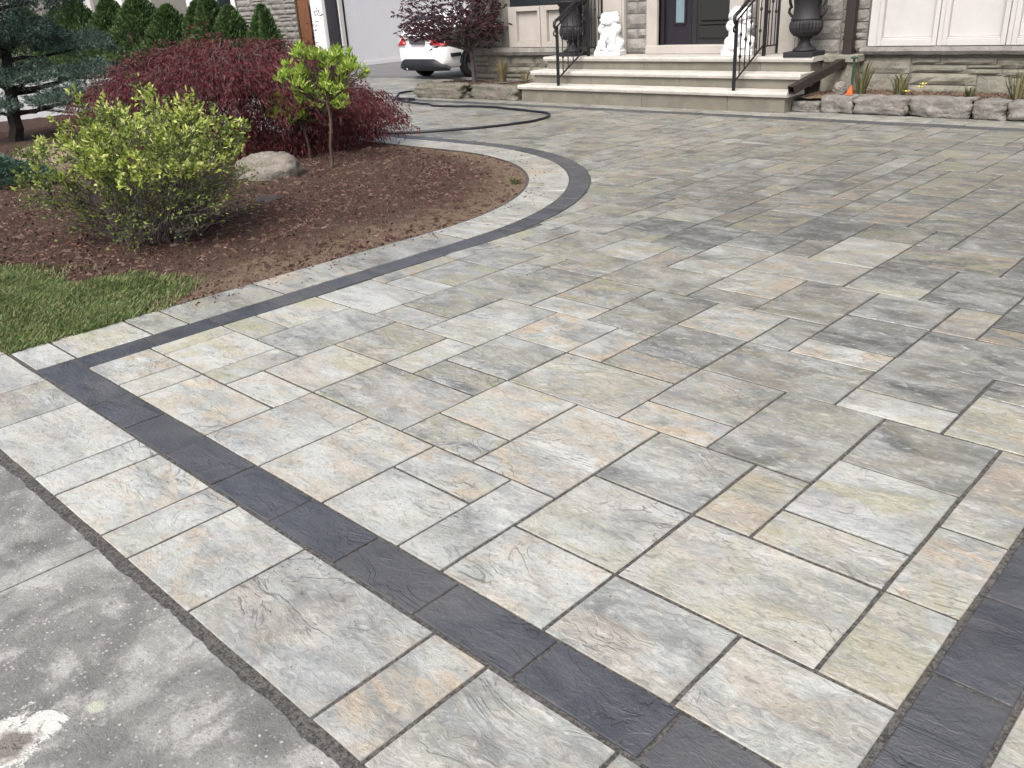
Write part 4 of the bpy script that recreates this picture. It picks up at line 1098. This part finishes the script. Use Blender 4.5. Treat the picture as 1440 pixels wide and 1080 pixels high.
# ------------------------------------------------------------------ white car in front of the garage
def car(loc, s, label):
    t = empty('car', loc, label, 'car'); t.scale = (s, s, s)
    # stations from the rear (y=0) to the nose (y=4.35): y, floor, waist half width, shoulder z, roof z, roof half width
    ST = [(-.02, .34, .70, .80, .98, .62), (.06, .27, .84, .88, 1.12, .66), (.22, .25, .90, .93, 1.30, .66), (.55, .23, .92, .95, 1.46, .64), (1.0, .22, .92, .95, 1.52, .63), (1.7, .22, .92, .94, 1.52, .63),
          (2.3, .22, .92, .92, 1.46, .62), (2.8, .22, .91, .90, 1.24, .64), (3.15, .22, .90, .88, 1.00, .70), (3.7, .23, .88, .80, .90, .72), (4.15, .25, .80, .68, .76, .66), (4.32, .32, .66, .55, .62, .55)]
    vs = []; fs = []; nn = 12
    for (y, zf, w_, zs, zr, wr_) in ST:
        half = [(.45 * w_, zf), (.86 * w_, zf), (.97 * w_, zf + .12), (1.0 * w_, .60), (.985 * w_, zs), (wr_ + (w_ - wr_) * .18, zr - .06)]
        half = half[:5] + [(wr_ * .98 + .02, zr - .05), (wr_ * .6, zr)]
        ring = [(x, z) for x, z in half] + [(-x, z) for x, z in reversed(half)]
        nn = len(ring)
        for x, z in ring: vs.append((x, y, z))
    for k in range(len(ST) - 1):
        for i in range(nn):
            j = (i + 1) % nn; fs.append((k * nn + i, (k + 1) * nn + i, (k + 1) * nn + j, k * nn + j))
    fs += [tuple(range(nn)), tuple(reversed(range((len(ST) - 1) * nn, len(ST) * nn)))]
    b = MB().add(vs, fs).build('body', MT['carpaint'], t, True)
    m = b.modifiers.new('sub', 'SUBSURF'); m.levels = 2; m.render_levels = 2
    # rear bumper skirt
    sk = MB(); n = 14
    for k in range(n + 1):
        x = -.90 + 1.80 * k / n; e = abs(x) / .90; y = -.065 + .30 * max(0, e - .55) ** 1.6 * 2.2
        top = .46 if e < .62 else .46 - .22 * (e - .62) / .38
        sk.v += [(x * .97, y + .06, .20), (x * .985, y, .25), (x * 1.0, y - .012, top), (x * 1.0, y + .08, top + .01)]
    for k in range(n):
        for q in range(3): sk.f.append((k * 4 + q, k * 4 + 4 + q, k * 4 + 5 + q, k * 4 + 1 + q))
    sk.build('bumper_skirt', MT['carblack'], t, True)
    MB().box(-.26, .26, -.075, -.03, .80, .93).build('plate', MT['plate'], t, False, .008)
    MB().box(-.55, .55, -.10, -.03, .955, .985).build('trim_strip', MT['carblack'], t, False, .008)
    for sx in (-1, 1):
        tl = MB(); P = [(.50, -.075, .80), (.80, .02, .76), (.925, .26, .84), (.92, .34, .96), (.80, .05, 1.00), (.56, -.05, .93)]
        tl.v = [(sx * x, y, z) for x, y, z in P] + [(sx * (x - .07), y + .08, z) for x, y, z in P]
        tl.f = [(0, 1, 2, 3, 4, 5), (6, 7, 8, 9, 10, 11)] + [(k, (k + 1) % 6, 6 + (k + 1) % 6, 6 + k) for k in range(6)]
        o = tl.build('tail_light', MT['tail'], t, False, .012)
        MB().box(min(sx * .86, sx * .935), max(sx * .86, sx * .935), .20, .50, .50, .585).build('reflector', MT['carblack'], t, False, .012)
        for yy in (.88, 3.45):
            xo = sx * .80
            arch = MB(); ring = [(yy + .40 * math.cos(a), .34 + .40 * math.sin(a)) for a in [math.pi * q / 16 for q in range(17)]]
            arch.v = [(sx * .935, y, z) for y, z in ring] + [(sx * .80, y, z) for y, z in ring] + [(sx * .935, yy, .20)]
            arch.f = [(k, k + 1, 18 + k, 17 + k) for k in range(16)] + [tuple(range(17))]
            arch.build('wheel_arch', MT['carblack'], t)
            wh = empty('wheel', (0, 0, 0)); wh.parent = t; del_l = None
            def ring_lathe(prof, name, mat):
                mb = MB(); seg = 28
                for (r, x) in prof:
                    for i in range(seg):
                        a = math.tau * i / seg; mb.v.append((sx * x, yy + r * math.cos(a), .33 + r * math.sin(a)))
                for k in range(len(prof) - 1):
                    for i in range(seg): j = (i + 1) % seg; mb.f.append((k * seg + i, k * seg + j, (k + 1) * seg + j, (k + 1) * seg + i))
                mb.f.append(tuple(range((len(prof) - 1) * seg, len(prof) * seg)))
                return mb.build(name, mat, wh, True)
            ring_lathe([(.30, .74), (.33, .76), (.33, .93), (.30, .95), (.235, .945), (.23, .90)], 'tyre', MT['tyre'])
            ring_lathe([(.228, .91), (.22, .93), (.12, .90), (.05, .935), (.02, .94)], 'rim', MT['rim'])
        MB().add([(sx * .905, .75, .99), (sx * .905, 2.75, .98), (sx * .70, 2.25, 1.40), (sx * .70, .95, 1.42)], [(0, 1, 2, 3)]).build('side_window', MT['glass'], t)
        MB().box(min(sx * .93, sx * 1.08), max(sx * .93, sx * 1.08), 2.45, 2.58, .98, 1.12).build('mirror', MT['carpaint'], t, False, .03)
    MB().add([(-.60, .075, 1.08), (.60, .075, 1.08), (.55, .36, 1.41), (-.55, .36, 1.41)], [(0, 1, 2, 3)]).build('rear_window', MT['glass'], t)
    MB().tube([(-.45, .02, .23), (-.45, -.07, .23)], .035, 10).build('exhaust', MT['rim'], t, True)
    return t
car((-14.45, 12.35, -.004), .86, 'white hatchback parked nose in at the open garage, behind the purple maple')

# ------------------------------------------------------------------ plants
def branchy(mb, base, tip, r0, r1, rr, wig=.06, n=5):
    b, t_ = Vector(base), Vector(tip); L = (t_ - b).length; pts = []
    for k in range(n + 1):
        f = k / n; p = b.lerp(t_, f)
        if 0 < k < n: p += Vector((rr.gauss(0, 1), rr.gauss(0, 1), rr.gauss(0, .5))) * wig * L * .5
        pts.append(p)
    mb.tube(pts, [r0 + (r1 - r0) * k / n for k in range(n + 1)], 5, False)
    return pts

# the lime green shrub in front
def lime_shrub():
    x0, y0 = -5.83, 2.47; t = empty('shrub', (x0, y0, bed_z(x0, y0)), 'loose lime green deciduous shrub with bare twiggy base in the near bed', 'shrub')
    rr = random.Random(12); st = MB(); lv = MB(); pts = []; dirs = []
    side = Vector((math.cos(YAW), math.sin(YAW), 0))
    for k in range(150):
        a = rr.uniform(0, math.tau); ra = math.sqrt(rr.random()) * .70
        H = (1.0 - .50 * (ra / .8) ** 2) * (rr.uniform(.40, 1.04) if k % 3 else rr.uniform(.2, .55))
        tip = Vector((math.cos(a) * ra * 1.04, math.sin(a) * ra * 1.04, H))
        br_ = .30 * math.sqrt(rr.random()); b = Vector((math.cos(a) * br_, math.sin(a) * br_, -.02))
        mid = b.lerp(tip, .5) + Vector((math.cos(a), math.sin(a), 0)) * (-.04) + Vector((0, 0, .04))
        p1 = branchy(st, b, mid, .0065, .0048, rr, .12, 4); p2 = branchy(st, mid, tip, .004, .0016, rr, .14, 5)
        axis = (tip - mid).normalized()
        for q in range(rr.randint(8, 13)):
            f = rr.random() ** .75; s = b.lerp(tip, .30 + .70 * f); dv = (axis + Vector((rr.gauss(0, .7), rr.gauss(0, .7), rr.gauss(.15, .45)))).normalized()
            L = rr.uniform(.06, .20) * (1.15 - .4 * f); e = s + dv * L
            branchy(st, s, e, .0022, .001, rr, .1, 2)
            dens = 1.9 if e.z > .62 else (1.2 if e.z > .48 else (.42 if e.z > .25 else .2))
            for w_ in range(int(rr.randint(9, 18) * dens)):
                g = rr.uniform(.3, 1.08); pp = s.lerp(e, g) + Vector((rr.gauss(0, .014), rr.gauss(0, .014), rr.gauss(0, .014)))
                pts.append(pp); dirs.append(dv + Vector((rr.gauss(0, .7), rr.gauss(0, .7), rr.gauss(-.05, .55))))
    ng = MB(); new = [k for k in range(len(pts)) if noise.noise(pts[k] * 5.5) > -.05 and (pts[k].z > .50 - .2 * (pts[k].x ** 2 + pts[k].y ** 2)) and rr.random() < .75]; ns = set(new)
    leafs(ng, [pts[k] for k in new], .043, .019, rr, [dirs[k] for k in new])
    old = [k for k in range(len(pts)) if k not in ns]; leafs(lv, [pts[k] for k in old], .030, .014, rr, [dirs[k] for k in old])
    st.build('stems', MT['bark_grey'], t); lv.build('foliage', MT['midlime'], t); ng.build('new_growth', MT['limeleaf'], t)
lime_shrub()

def weeping_maple():
    x0, y0 = -8.95, 5.05; t = empty('weeping_maple', (x0, y0, bed_z(x0, y0)), 'low spreading weeping maple with fine dark red leaves behind the lime shrub', 'tree')
    rr = random.Random(8); tr = MB(); lv = MB(); pts = []; dirs = []
    branchy(tr, (0, 0, -.05), (.05, .02, .55), .06, .045, rr, .12, 5)
    side = Vector((math.cos(YAW), math.sin(YAW), 0)); dep = fw_h
    for k in range(230):
        a = rr.uniform(0, math.tau); ra = math.sqrt(rr.random())
        ex, ey = math.cos(a) * ra, math.sin(a) * ra
        W = 1.62 if ex < 0 else 1.50
        top = 1.06 * (1 - .62 * abs(ex) ** 2.0 - .25 * ey * ey) + .15 * noise.noise((ex * 2.6, ey * 2.6, 1)) + .06 * noise.noise((ex * 8, ey * 8, 1)) - (.16 if ex > .45 else 0)
        top *= (1 if ex < .45 else .92)
        p_top = side * (ex * W) + dep * (ey * 1.15) + Vector((0, 0, top))
        st_ = Vector((.05, .02, .55)); m1 = st_.lerp(p_top, .5) + Vector((0, 0, .22 * (1 - ra)))
        if k % 3 == 0: branchy(tr, st_, m1, .018, .010, rr, .12, 3); branchy(tr, m1, p_top, .010, .004, rr, .15, 3)
        out = (side * ex + dep * ey); out = out.normalized() if out.length > .01 else side
        for q in range(5):
            L = rr.uniform(.22, .62); d0 = (out * rr.uniform(.3, .9) + Vector((rr.gauss(0, .4), rr.gauss(0, .4), .15))).normalized()
            s = p_top + Vector((rr.gauss(0, .07), rr.gauss(0, .07), rr.gauss(-.03, .06)))
            prev = s; d = d0
            for w_ in range(6):
                nx_ = prev + d * (L / 6); d = (d + Vector((0, 0, -.28))).normalized()
                if w_ % 2 == 0 and k % 4 == 0: tr.tube([prev, nx_], [.0022, .0018], 3, False)
                if nx_.z < .05: break
                for v_ in range(6):
                    pts.append(prev.lerp(nx_, rr.random()) + Vector((rr.gauss(0, .02), rr.gauss(0, .02), rr.gauss(0, .02))))
                    dirs.append(d * .8 + Vector((rr.gauss(0, .55), rr.gauss(0, .55), rr.gauss(-.35, .4))))
                prev = nx_
    for _ in range(20000):      # inner shade leaves that close the mound
        a = rr.uniform(0, math.tau); ra = rr.random() ** .38; ex, ey = math.cos(a) * ra, math.sin(a) * ra
        W = 1.55; top = (1.0 if ex < .45 else .86) * (1 - .62 * ex * ex - .25 * ey * ey)
        pts.append(side * (ex * W) + dep * (ey * 1.1) + Vector((0, 0, max(.03, top * rr.uniform(.02, 1.0) + .03 * noise.noise((ex * 9, ey * 9, 3)))))); dirs.append((rr.gauss(0, .5), rr.gauss(0, .5), -1))
    for _ in range(11000):     # low hanging front strands
        a = rr.uniform(math.pi, math.tau); ra = rr.uniform(.45, .98); ex, ey = math.cos(a) * ra, math.sin(a) * ra
        pts.append(side * (ex * 1.5) + dep * (ey * 1.1) + Vector((0, 0, rr.uniform(.05, .60) * (1 - .5 * ex * ex)))); dirs.append((rr.gauss(0, .5), rr.gauss(0, .5), -1))
    leafs(lv, pts, .060, .0115, rr, dirs)
    for k in range(46):
        a = rr.uniform(0, math.tau); ra = math.sqrt(rr.random()) * .9; ex, ey = math.cos(a) * ra, math.sin(a) * ra
        P = side * (ex * 1.5) + dep * (ey * 1.1) + Vector((0, 0, 1.04 * (1 - .62 * ex * ex - .25 * ey * ey)))
        o_ = (side * ex + dep * ey) * .45 + Vector((rr.gauss(0, .12), rr.gauss(0, .12), -.18))
        branchy(tr, P - o_ * .4 + Vector((0, 0, .02)), P + o_ * .5, .007, .003, rr, .16, 4)
    tr.build('trunk', MT['bark_grey'], t); lv.build('crown', MT['redleaf'], t)
weeping_maple()

def topiary(x0, y0, pads, H, seed, label, lean=(0, 0), r=.018):
    t = empty('topiary_azalea', (x0, y0, bed_z(x0, y0)), label, 'shrub', 'lime green topiary shrubs on bare stems')
    rr = random.Random(seed); tr = MB(); lv = MB(); pts = []; dirs = []
    head = Vector((lean[0], lean[1], H)); branchy(tr, (0, 0, -.05), head, r, r * .75, rr, .05, 5)
    for (c, rad_, hh) in pads:
        c = Vector(c) - Vector((x0, y0, bed_z(x0, y0)))
        for k in range(int(26 * rad_ / .15)):
            a = rr.uniform(0, math.tau); q = math.sqrt(rr.random()) * rad_
            tip = c + Vector((math.cos(a) * q, math.sin(a) * q, hh * (1 - (q / rad_) ** 2) + rr.gauss(0, .036)))
            j = head.lerp(c, .45) + Vector((rr.gauss(0, .02), rr.gauss(0, .02), -.03))
            if k % 2 == 0: branchy(tr, j, tip, .007, .003, rr, .12, 4)
            for w_ in range(rr.randint(2, 3)):
                s = tip + Vector((rr.gauss(0, .02), rr.gauss(0, .02), rr.gauss(-.01, .015)))
                for l in range(7):
                    b = l / 7 * math.tau + rr.uniform(-.3, .3); el = rr.uniform(.35, 1.35)
                    dirs.append((math.cos(b) * math.cos(el), math.sin(b) * math.cos(el), math.sin(el))); pts.append(s + Vector((rr.gauss(0, .006), rr.gauss(0, .006), 0)))
        branchy(tr, head, head.lerp(c, .5) - Vector((0, 0, .04)), r * .6, .008, rr, .1, 3)
    leafs(lv, pts, .072, .017, rr, dirs)
    tr.build('trunk', MT['bark'], t); lv.build('crown', MT['limeleaf2'], t)
topiary(-7.03, 4.77, [((-7.15, 4.58, .84), .13, .12), ((-6.86, 5.02, .86), .15, .12), ((-7.06, 4.72, .98), .14, .10), ((-6.92, 4.92, .97), .11, .09), ((-6.97, 4.84, .76), .13, .07), ((-7.13, 4.64, .74), .10, .06)], .60, 3, 'taller lime green topiary shrub with layered tufts on a bare stem', (.02, .05))
topiary(-7.72, 5.01, [((-7.86, 4.82, .50), .13, .10), ((-7.64, 5.04, .55), .13, .10), ((-7.46, 5.24, .56), .11, .08), ((-7.76, 4.94, .44), .10, .06)], .34, 4, 'shorter lime green topiary shrub left of the taller one', (-.01, 0), .015)

def pine():
    x0, y0 = -13.0, 3.92; t = empty('pine_tree', (x0, y0, 0), 'cloud pruned blue green pine with dark trunk at the left edge', 'tree')
    rr = random.Random(9); tr = MB(); lv = MB(); dk = MB()
    branchy(tr, (0, 0, -.06), (.02, .10, .62), .10, .075, rr, .04, 5); branchy(tr, (.02, .10, .62), (.0, .25, 1.5), .075, .05, rr, .06, 4)
    side = Vector((math.cos(YAW), math.sin(YAW), 0))
    pads = [((-12.92, 4.28, .80), .56, .13), ((-12.58, 4.94, .78), .38, .13), ((-12.42, 4.54, .52), .52, .12), ((-13.05, 5.0, 1.14), .52, .14), ((-12.95, 4.30, 1.30), .55, .22), ((-12.95, 3.70, .47), .38, .14), ((-13.2, 3.7, 1.2), .6, .25), ((-13.2, 4.6, 1.75), .7, .3), ((-13.3, 3.9, .80), .5, .12), ((-13.4, 5.3, .75), .45, .12), ((-12.95, 5.35, .50), .36, .10)]
    pts = []; dirs = []; pd = []; dd = []
    for n_, (c, R_, h) in enumerate(pads):
        c = Vector(c) - Vector((x0, y0, 0)); j = Vector((.02, .12, max(.3, c.z - .12)))
        branchy(tr, j, c - Vector((0, 0, .03)), .03, .015, rr, .08, 4)
        dark_ = n_ in (4, 6, 7)  # highest pads carry the darker needles
        for k in range(int(1150 * R_ * R_ / .2)):
            a = rr.uniform(0, math.tau); q = math.sqrt(rr.random()) * R_ * (1 + .18 * noise.noise((math.cos(a) * 2, math.sin(a) * 2, n_)))
            z = 1.5 * h * (1 - (q / R_) ** 2) * (rr.uniform(.25, 1.1) if rr.random() < .7 else rr.uniform(-.6, .4)) + .11 * noise.noise((c.x + math.cos(a) * q * 5, c.y + math.sin(a) * q * 5, n_))
            s = c + Vector((math.cos(a) * q, math.sin(a) * q, z))
            ax = Vector((math.cos(a) * .7, math.sin(a) * .7, rr.uniform(.0, .9)))
            for l in range(5):
                v = ax + Vector((rr.gauss(0, .5), rr.gauss(0, .5), rr.gauss(0, .45)))
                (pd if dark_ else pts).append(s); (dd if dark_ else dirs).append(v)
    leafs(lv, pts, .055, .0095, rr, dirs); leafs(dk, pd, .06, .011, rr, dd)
    tr.build('trunk', MT['bark_dark'], t); cr = lv.build('crown', MT['needle'], t); dk.build('dark_boughs', MT['needle_dark'], t)
pine()

def cedar(x, y, H, R_, seed, label):
    t = empty('arborvitae', (x, y, -.05), label, 'hedge tree', 'row of arborvitae along the side wall')
    rr = random.Random(seed); lv = MB(); pts = []; dirs = []
    MB().tube([(0, 0, -.05), (.02, .01, H * .5), (0, 0, H * .93)], [.05, .035, .008], 6).build('trunk', MT['bark_dark'], t)
    for k in range(int(3400 * R_ / .55)):
        f = rr.random() ** .8; z = .04 + f * (H - .04)
        prof = (1 - f) ** .72 * 1.12 * (1 if f > .15 else .75 + f * 1.6)
        a = rr.uniform(0, math.tau); lump = 1 + .42 * noise.noise((math.cos(a) * 2.2, math.sin(a) * 2.2, z * 2.5 + seed))
        q = R_ * prof * lump * (rr.uniform(.72, 1.0) if rr.random() < .8 else rr.uniform(.3, .8))
        pts.append((math.cos(a) * q, math.sin(a) * q, z)); dirs.append((math.cos(a) * .7 + rr.gauss(0, .35), math.sin(a) * .7 + rr.gauss(0, .35), rr.uniform(.3, 1.4)))
    leafs(lv, pts, .13, .055, rr, dirs)
    lv.build('crown', MT['cedar'], t); t.rotation_euler = (.05 * math.sin(seed * 1.7), .06 * math.sin(seed * 2.9), 0)
arb = [(-37.6, 2.12, 1.45), (-34.9, 2.12, 1.45), (-32.0, 2.25, 1.2), (-30.1, 2.3, 1.2), (-28.1, 2.08, 1.2), (-25.75, 1.84, 1.0), (-24.5, 1.86, .92), (-23.45, 1.9, .86), (-22.4, 1.76, .78), (-21.45, 1.55, .5), (-20.28, 1.56, .30)]
words_ = ['first', 'second', 'third', 'fourth', 'fifth', 'sixth', 'seventh', 'eighth', 'ninth']
for k, (x, h, r_) in enumerate(arb):
    lb = ('%s dark green arborvitae from the left in the hedge by the house' % words_[k]) if k < 9 else ('short dark arborvitae next to last before the gate' if k == 9 else 'thin dark twin-tipped arborvitae alone against the grey stone wall')
    cedar(x, 12.8 + .25 * math.sin(k * 2.3), h * (1 + .06 * math.sin(k * 3.7)), r_ * (1 + .12 * math.sin(k * 5.1)), 50 + k, lb)
    if k == 10: pass
hs = MB(); nx = 60
for a in range(nx + 1):
    x = -40 + 21 * a / nx
    for b in range(5): hs.v.append((x, 12.0 + .45 * b, -.045 + .05 * noise.noise((x, b, 2))))
for a in range(nx):
    for b in range(4): i = a * 5 + b; hs.f.append((i, i + 5, i + 6, i + 1))
tag(hs.build('hedge_soil', MT['soil'], None, True), kind='structure')

def purple_maple():
    x0, y0 = -11.0, 10.55; t = empty('purple_maple', (x0, y0, .16), 'small purple leaved maple tree beside the garage, over the edging rocks', 'tree')
    rr = random.Random(31); tr = MB(); lv = MB(); pts = []; dirs = []
    branchy(tr, (0, 0, -.05), (-.02, -.04, .62), .042, .034, rr, .03, 5)
    side = Vector((math.cos(YAW), math.sin(YAW), 0))
    for k in range(110):
        a = rr.uniform(0, math.tau); ra = math.sqrt(rr.random()); c = Vector((-.12, -.12, 1.06))
        tip = c + Vector((math.cos(a) * ra * .92, math.sin(a) * ra * .92, rr.uniform(-.26, .75) * (1 - .55 * ra * ra) - .16 * ra)) - side * .12
        j = Vector((-.02, -.04, rr.uniform(.5, .66)))
        p = branchy(tr, j, tip, .014, .004, rr, .12, 5)
        for q in range(rr.randint(9, 15)):
            s = p[rr.randint(2, 5)].lerp(tip, rr.random()) + Vector((rr.gauss(0, .10), rr.gauss(0, .10), rr.gauss(-.01, .05)))
            for l in range(5):
                b = l / 5 * 2.6 - 1.3 + rr.uniform(0, .3); h = rr.uniform(0, math.tau) if l == 0 else h
                pts.append(s); dirs.append((math.cos(h + b), math.sin(h + b), -.45 + rr.gauss(0, .2)))
    leafs(lv, pts, .075, .024, rr, dirs)
    tr.build('trunk', MT['bark_grey'], t); lv.build('crown', MT['purpleleaf'], t)
purple_maple()

def ground_juniper():
    x0, y0 = -9.35, 2.70; t = empty('juniper', (x0, y0, bed_z(x0, y0)), 'low blue green creeping juniper at the left edge of the bed', 'plant')
    rr = random.Random(17); lv = MB(); pts = []; dirs = []
    side = Vector((math.cos(YAW), math.sin(YAW), 0))
    for k in range(5200):
        a = rr.uniform(0, math.tau); q = math.sqrt(rr.random()); c = side * (math.cos(a) * q * .62 - .25) + fw_h * (math.sin(a) * q * .5)
        z = .20 * (1 - q * q) * rr.uniform(.5, 1.1) + .03 * noise.noise((c.x * 6, c.y * 6, 1)) + .02
        pts.append(c + Vector((0, 0, z))); dirs.append((math.cos(a) + rr.gauss(0, .5), math.sin(a) + rr.gauss(0, .5), rr.uniform(.0, .9)))
    leafs(lv, pts, .07, .014, rr, dirs); lv.build('foliage', MT['juniper'], t)
    s2 = MB(); 
    for k in range(14):
        a = rr.uniform(0, math.tau); branchy(s2, (0, 0, 0), side * (math.cos(a) * .45 - .2) + fw_h * math.sin(a) * .4 + Vector((0, 0, .06)), .008, .003, rr, .1, 4)
    s2.build('stems', MT['bark'], t)
ground_juniper()

def tuft(x, y, z, h, n, mat, seed, label, spread=.6, wd=.006, flower=None):
    t = empty('grass_clump' if mat == 'drygrass' else 'perennial_clump', (x, y, z), label, 'plant'); rr = random.Random(seed); mb = MB()
    for k in range(n):
        a = rr.uniform(0, math.tau); L = h * rr.uniform(.5, 1.1); ln = rr.uniform(.1, 1) * spread; d = Vector((math.cos(a), math.sin(a), 0)); s = Vector((-d.y, d.x, 0)) * wd * rr.uniform(.6, 1.2)
        b = d * rr.uniform(0, .05); m = b + d * L * ln * .45 + Vector((0, 0, L * .65)); e = b + d * L * ln * 1.0 + Vector((0, 0, L * (1 - .3 * ln)))
        mb.add([b - s, b + s, m + s, m - s, e], [(0, 1, 2, 3), (3, 2, 4)])
    mb.build('blades', MT[mat], t)
    if flower:
        fl = MB()
        for (fx_, fy_, fz_) in flower:
            for q in range(6):
                a = q / 6 * math.tau; fl.add([(fx_, fy_, fz_), (fx_ + .03 * math.cos(a - .4), fy_ + .03 * math.sin(a - .4), fz_ + .012), (fx_ + .045 * math.cos(a), fy_ + .045 * math.sin(a), fz_ + .02), (fx_ + .03 * math.cos(a + .4), fy_ + .03 * math.sin(a + .4), fz_ + .012)], [(0, 1, 2, 3)])
        fl.build('flower', MT['yellow'], t)
    return t
tuft(-3.92, 10.42, .165, .30, 80, 'greenblade', 1, 'spiky olive green clump with a yellow flower in the bed under the window', .75, .007, [(.22, -.02, .10), (.24, .02, .13), (.10, -.08, .06)])
tuft(-2.72, 10.45, .165, .36, 46, 'greenblade', 2, 'sparse spiky green clump at the right edge of the view', .8, .007)
tuft(-4.42, 10.55, .165, .42, 60, 'greenblade', 3, 'loose green weedy clump beside the downspout', .6, .006)
tuft(-10.35, 10.55, .165, .42, 150, 'drygrass', 4, 'dry tan grass clump left of the steps', .55, .0045)
tuft(-9.75, 10.45, .165, .24, 60, 'drygrass', 5, 'small dry stalks against the left end of the steps', .9, .005)
tuft(-3.20, 10.5, .165, .14, 40, 'greenblade', 6, 'tiny green tuft between two spiky clumps under the window', .9, .006)
tuft(-5.06, 5.24, bed_z(-5.06, 5.24), .07, 60, 'greenblade', 7, 'small weed tuft at the curved edge of the mulch bed', 1.0, .004)
# a fallen branch lying by the steps
br = MB(); branchy(br, (-.45, .05, .0), (.38, -.05, .07), .016, .010, random.Random(3), .06, 5)
o = br.build('fallen_branch', MT['bark_grey']); o.location = (-9.75, 10.25, .21); tag(o, 'bare grey branch lying on the soil left of the steps', 'branch')
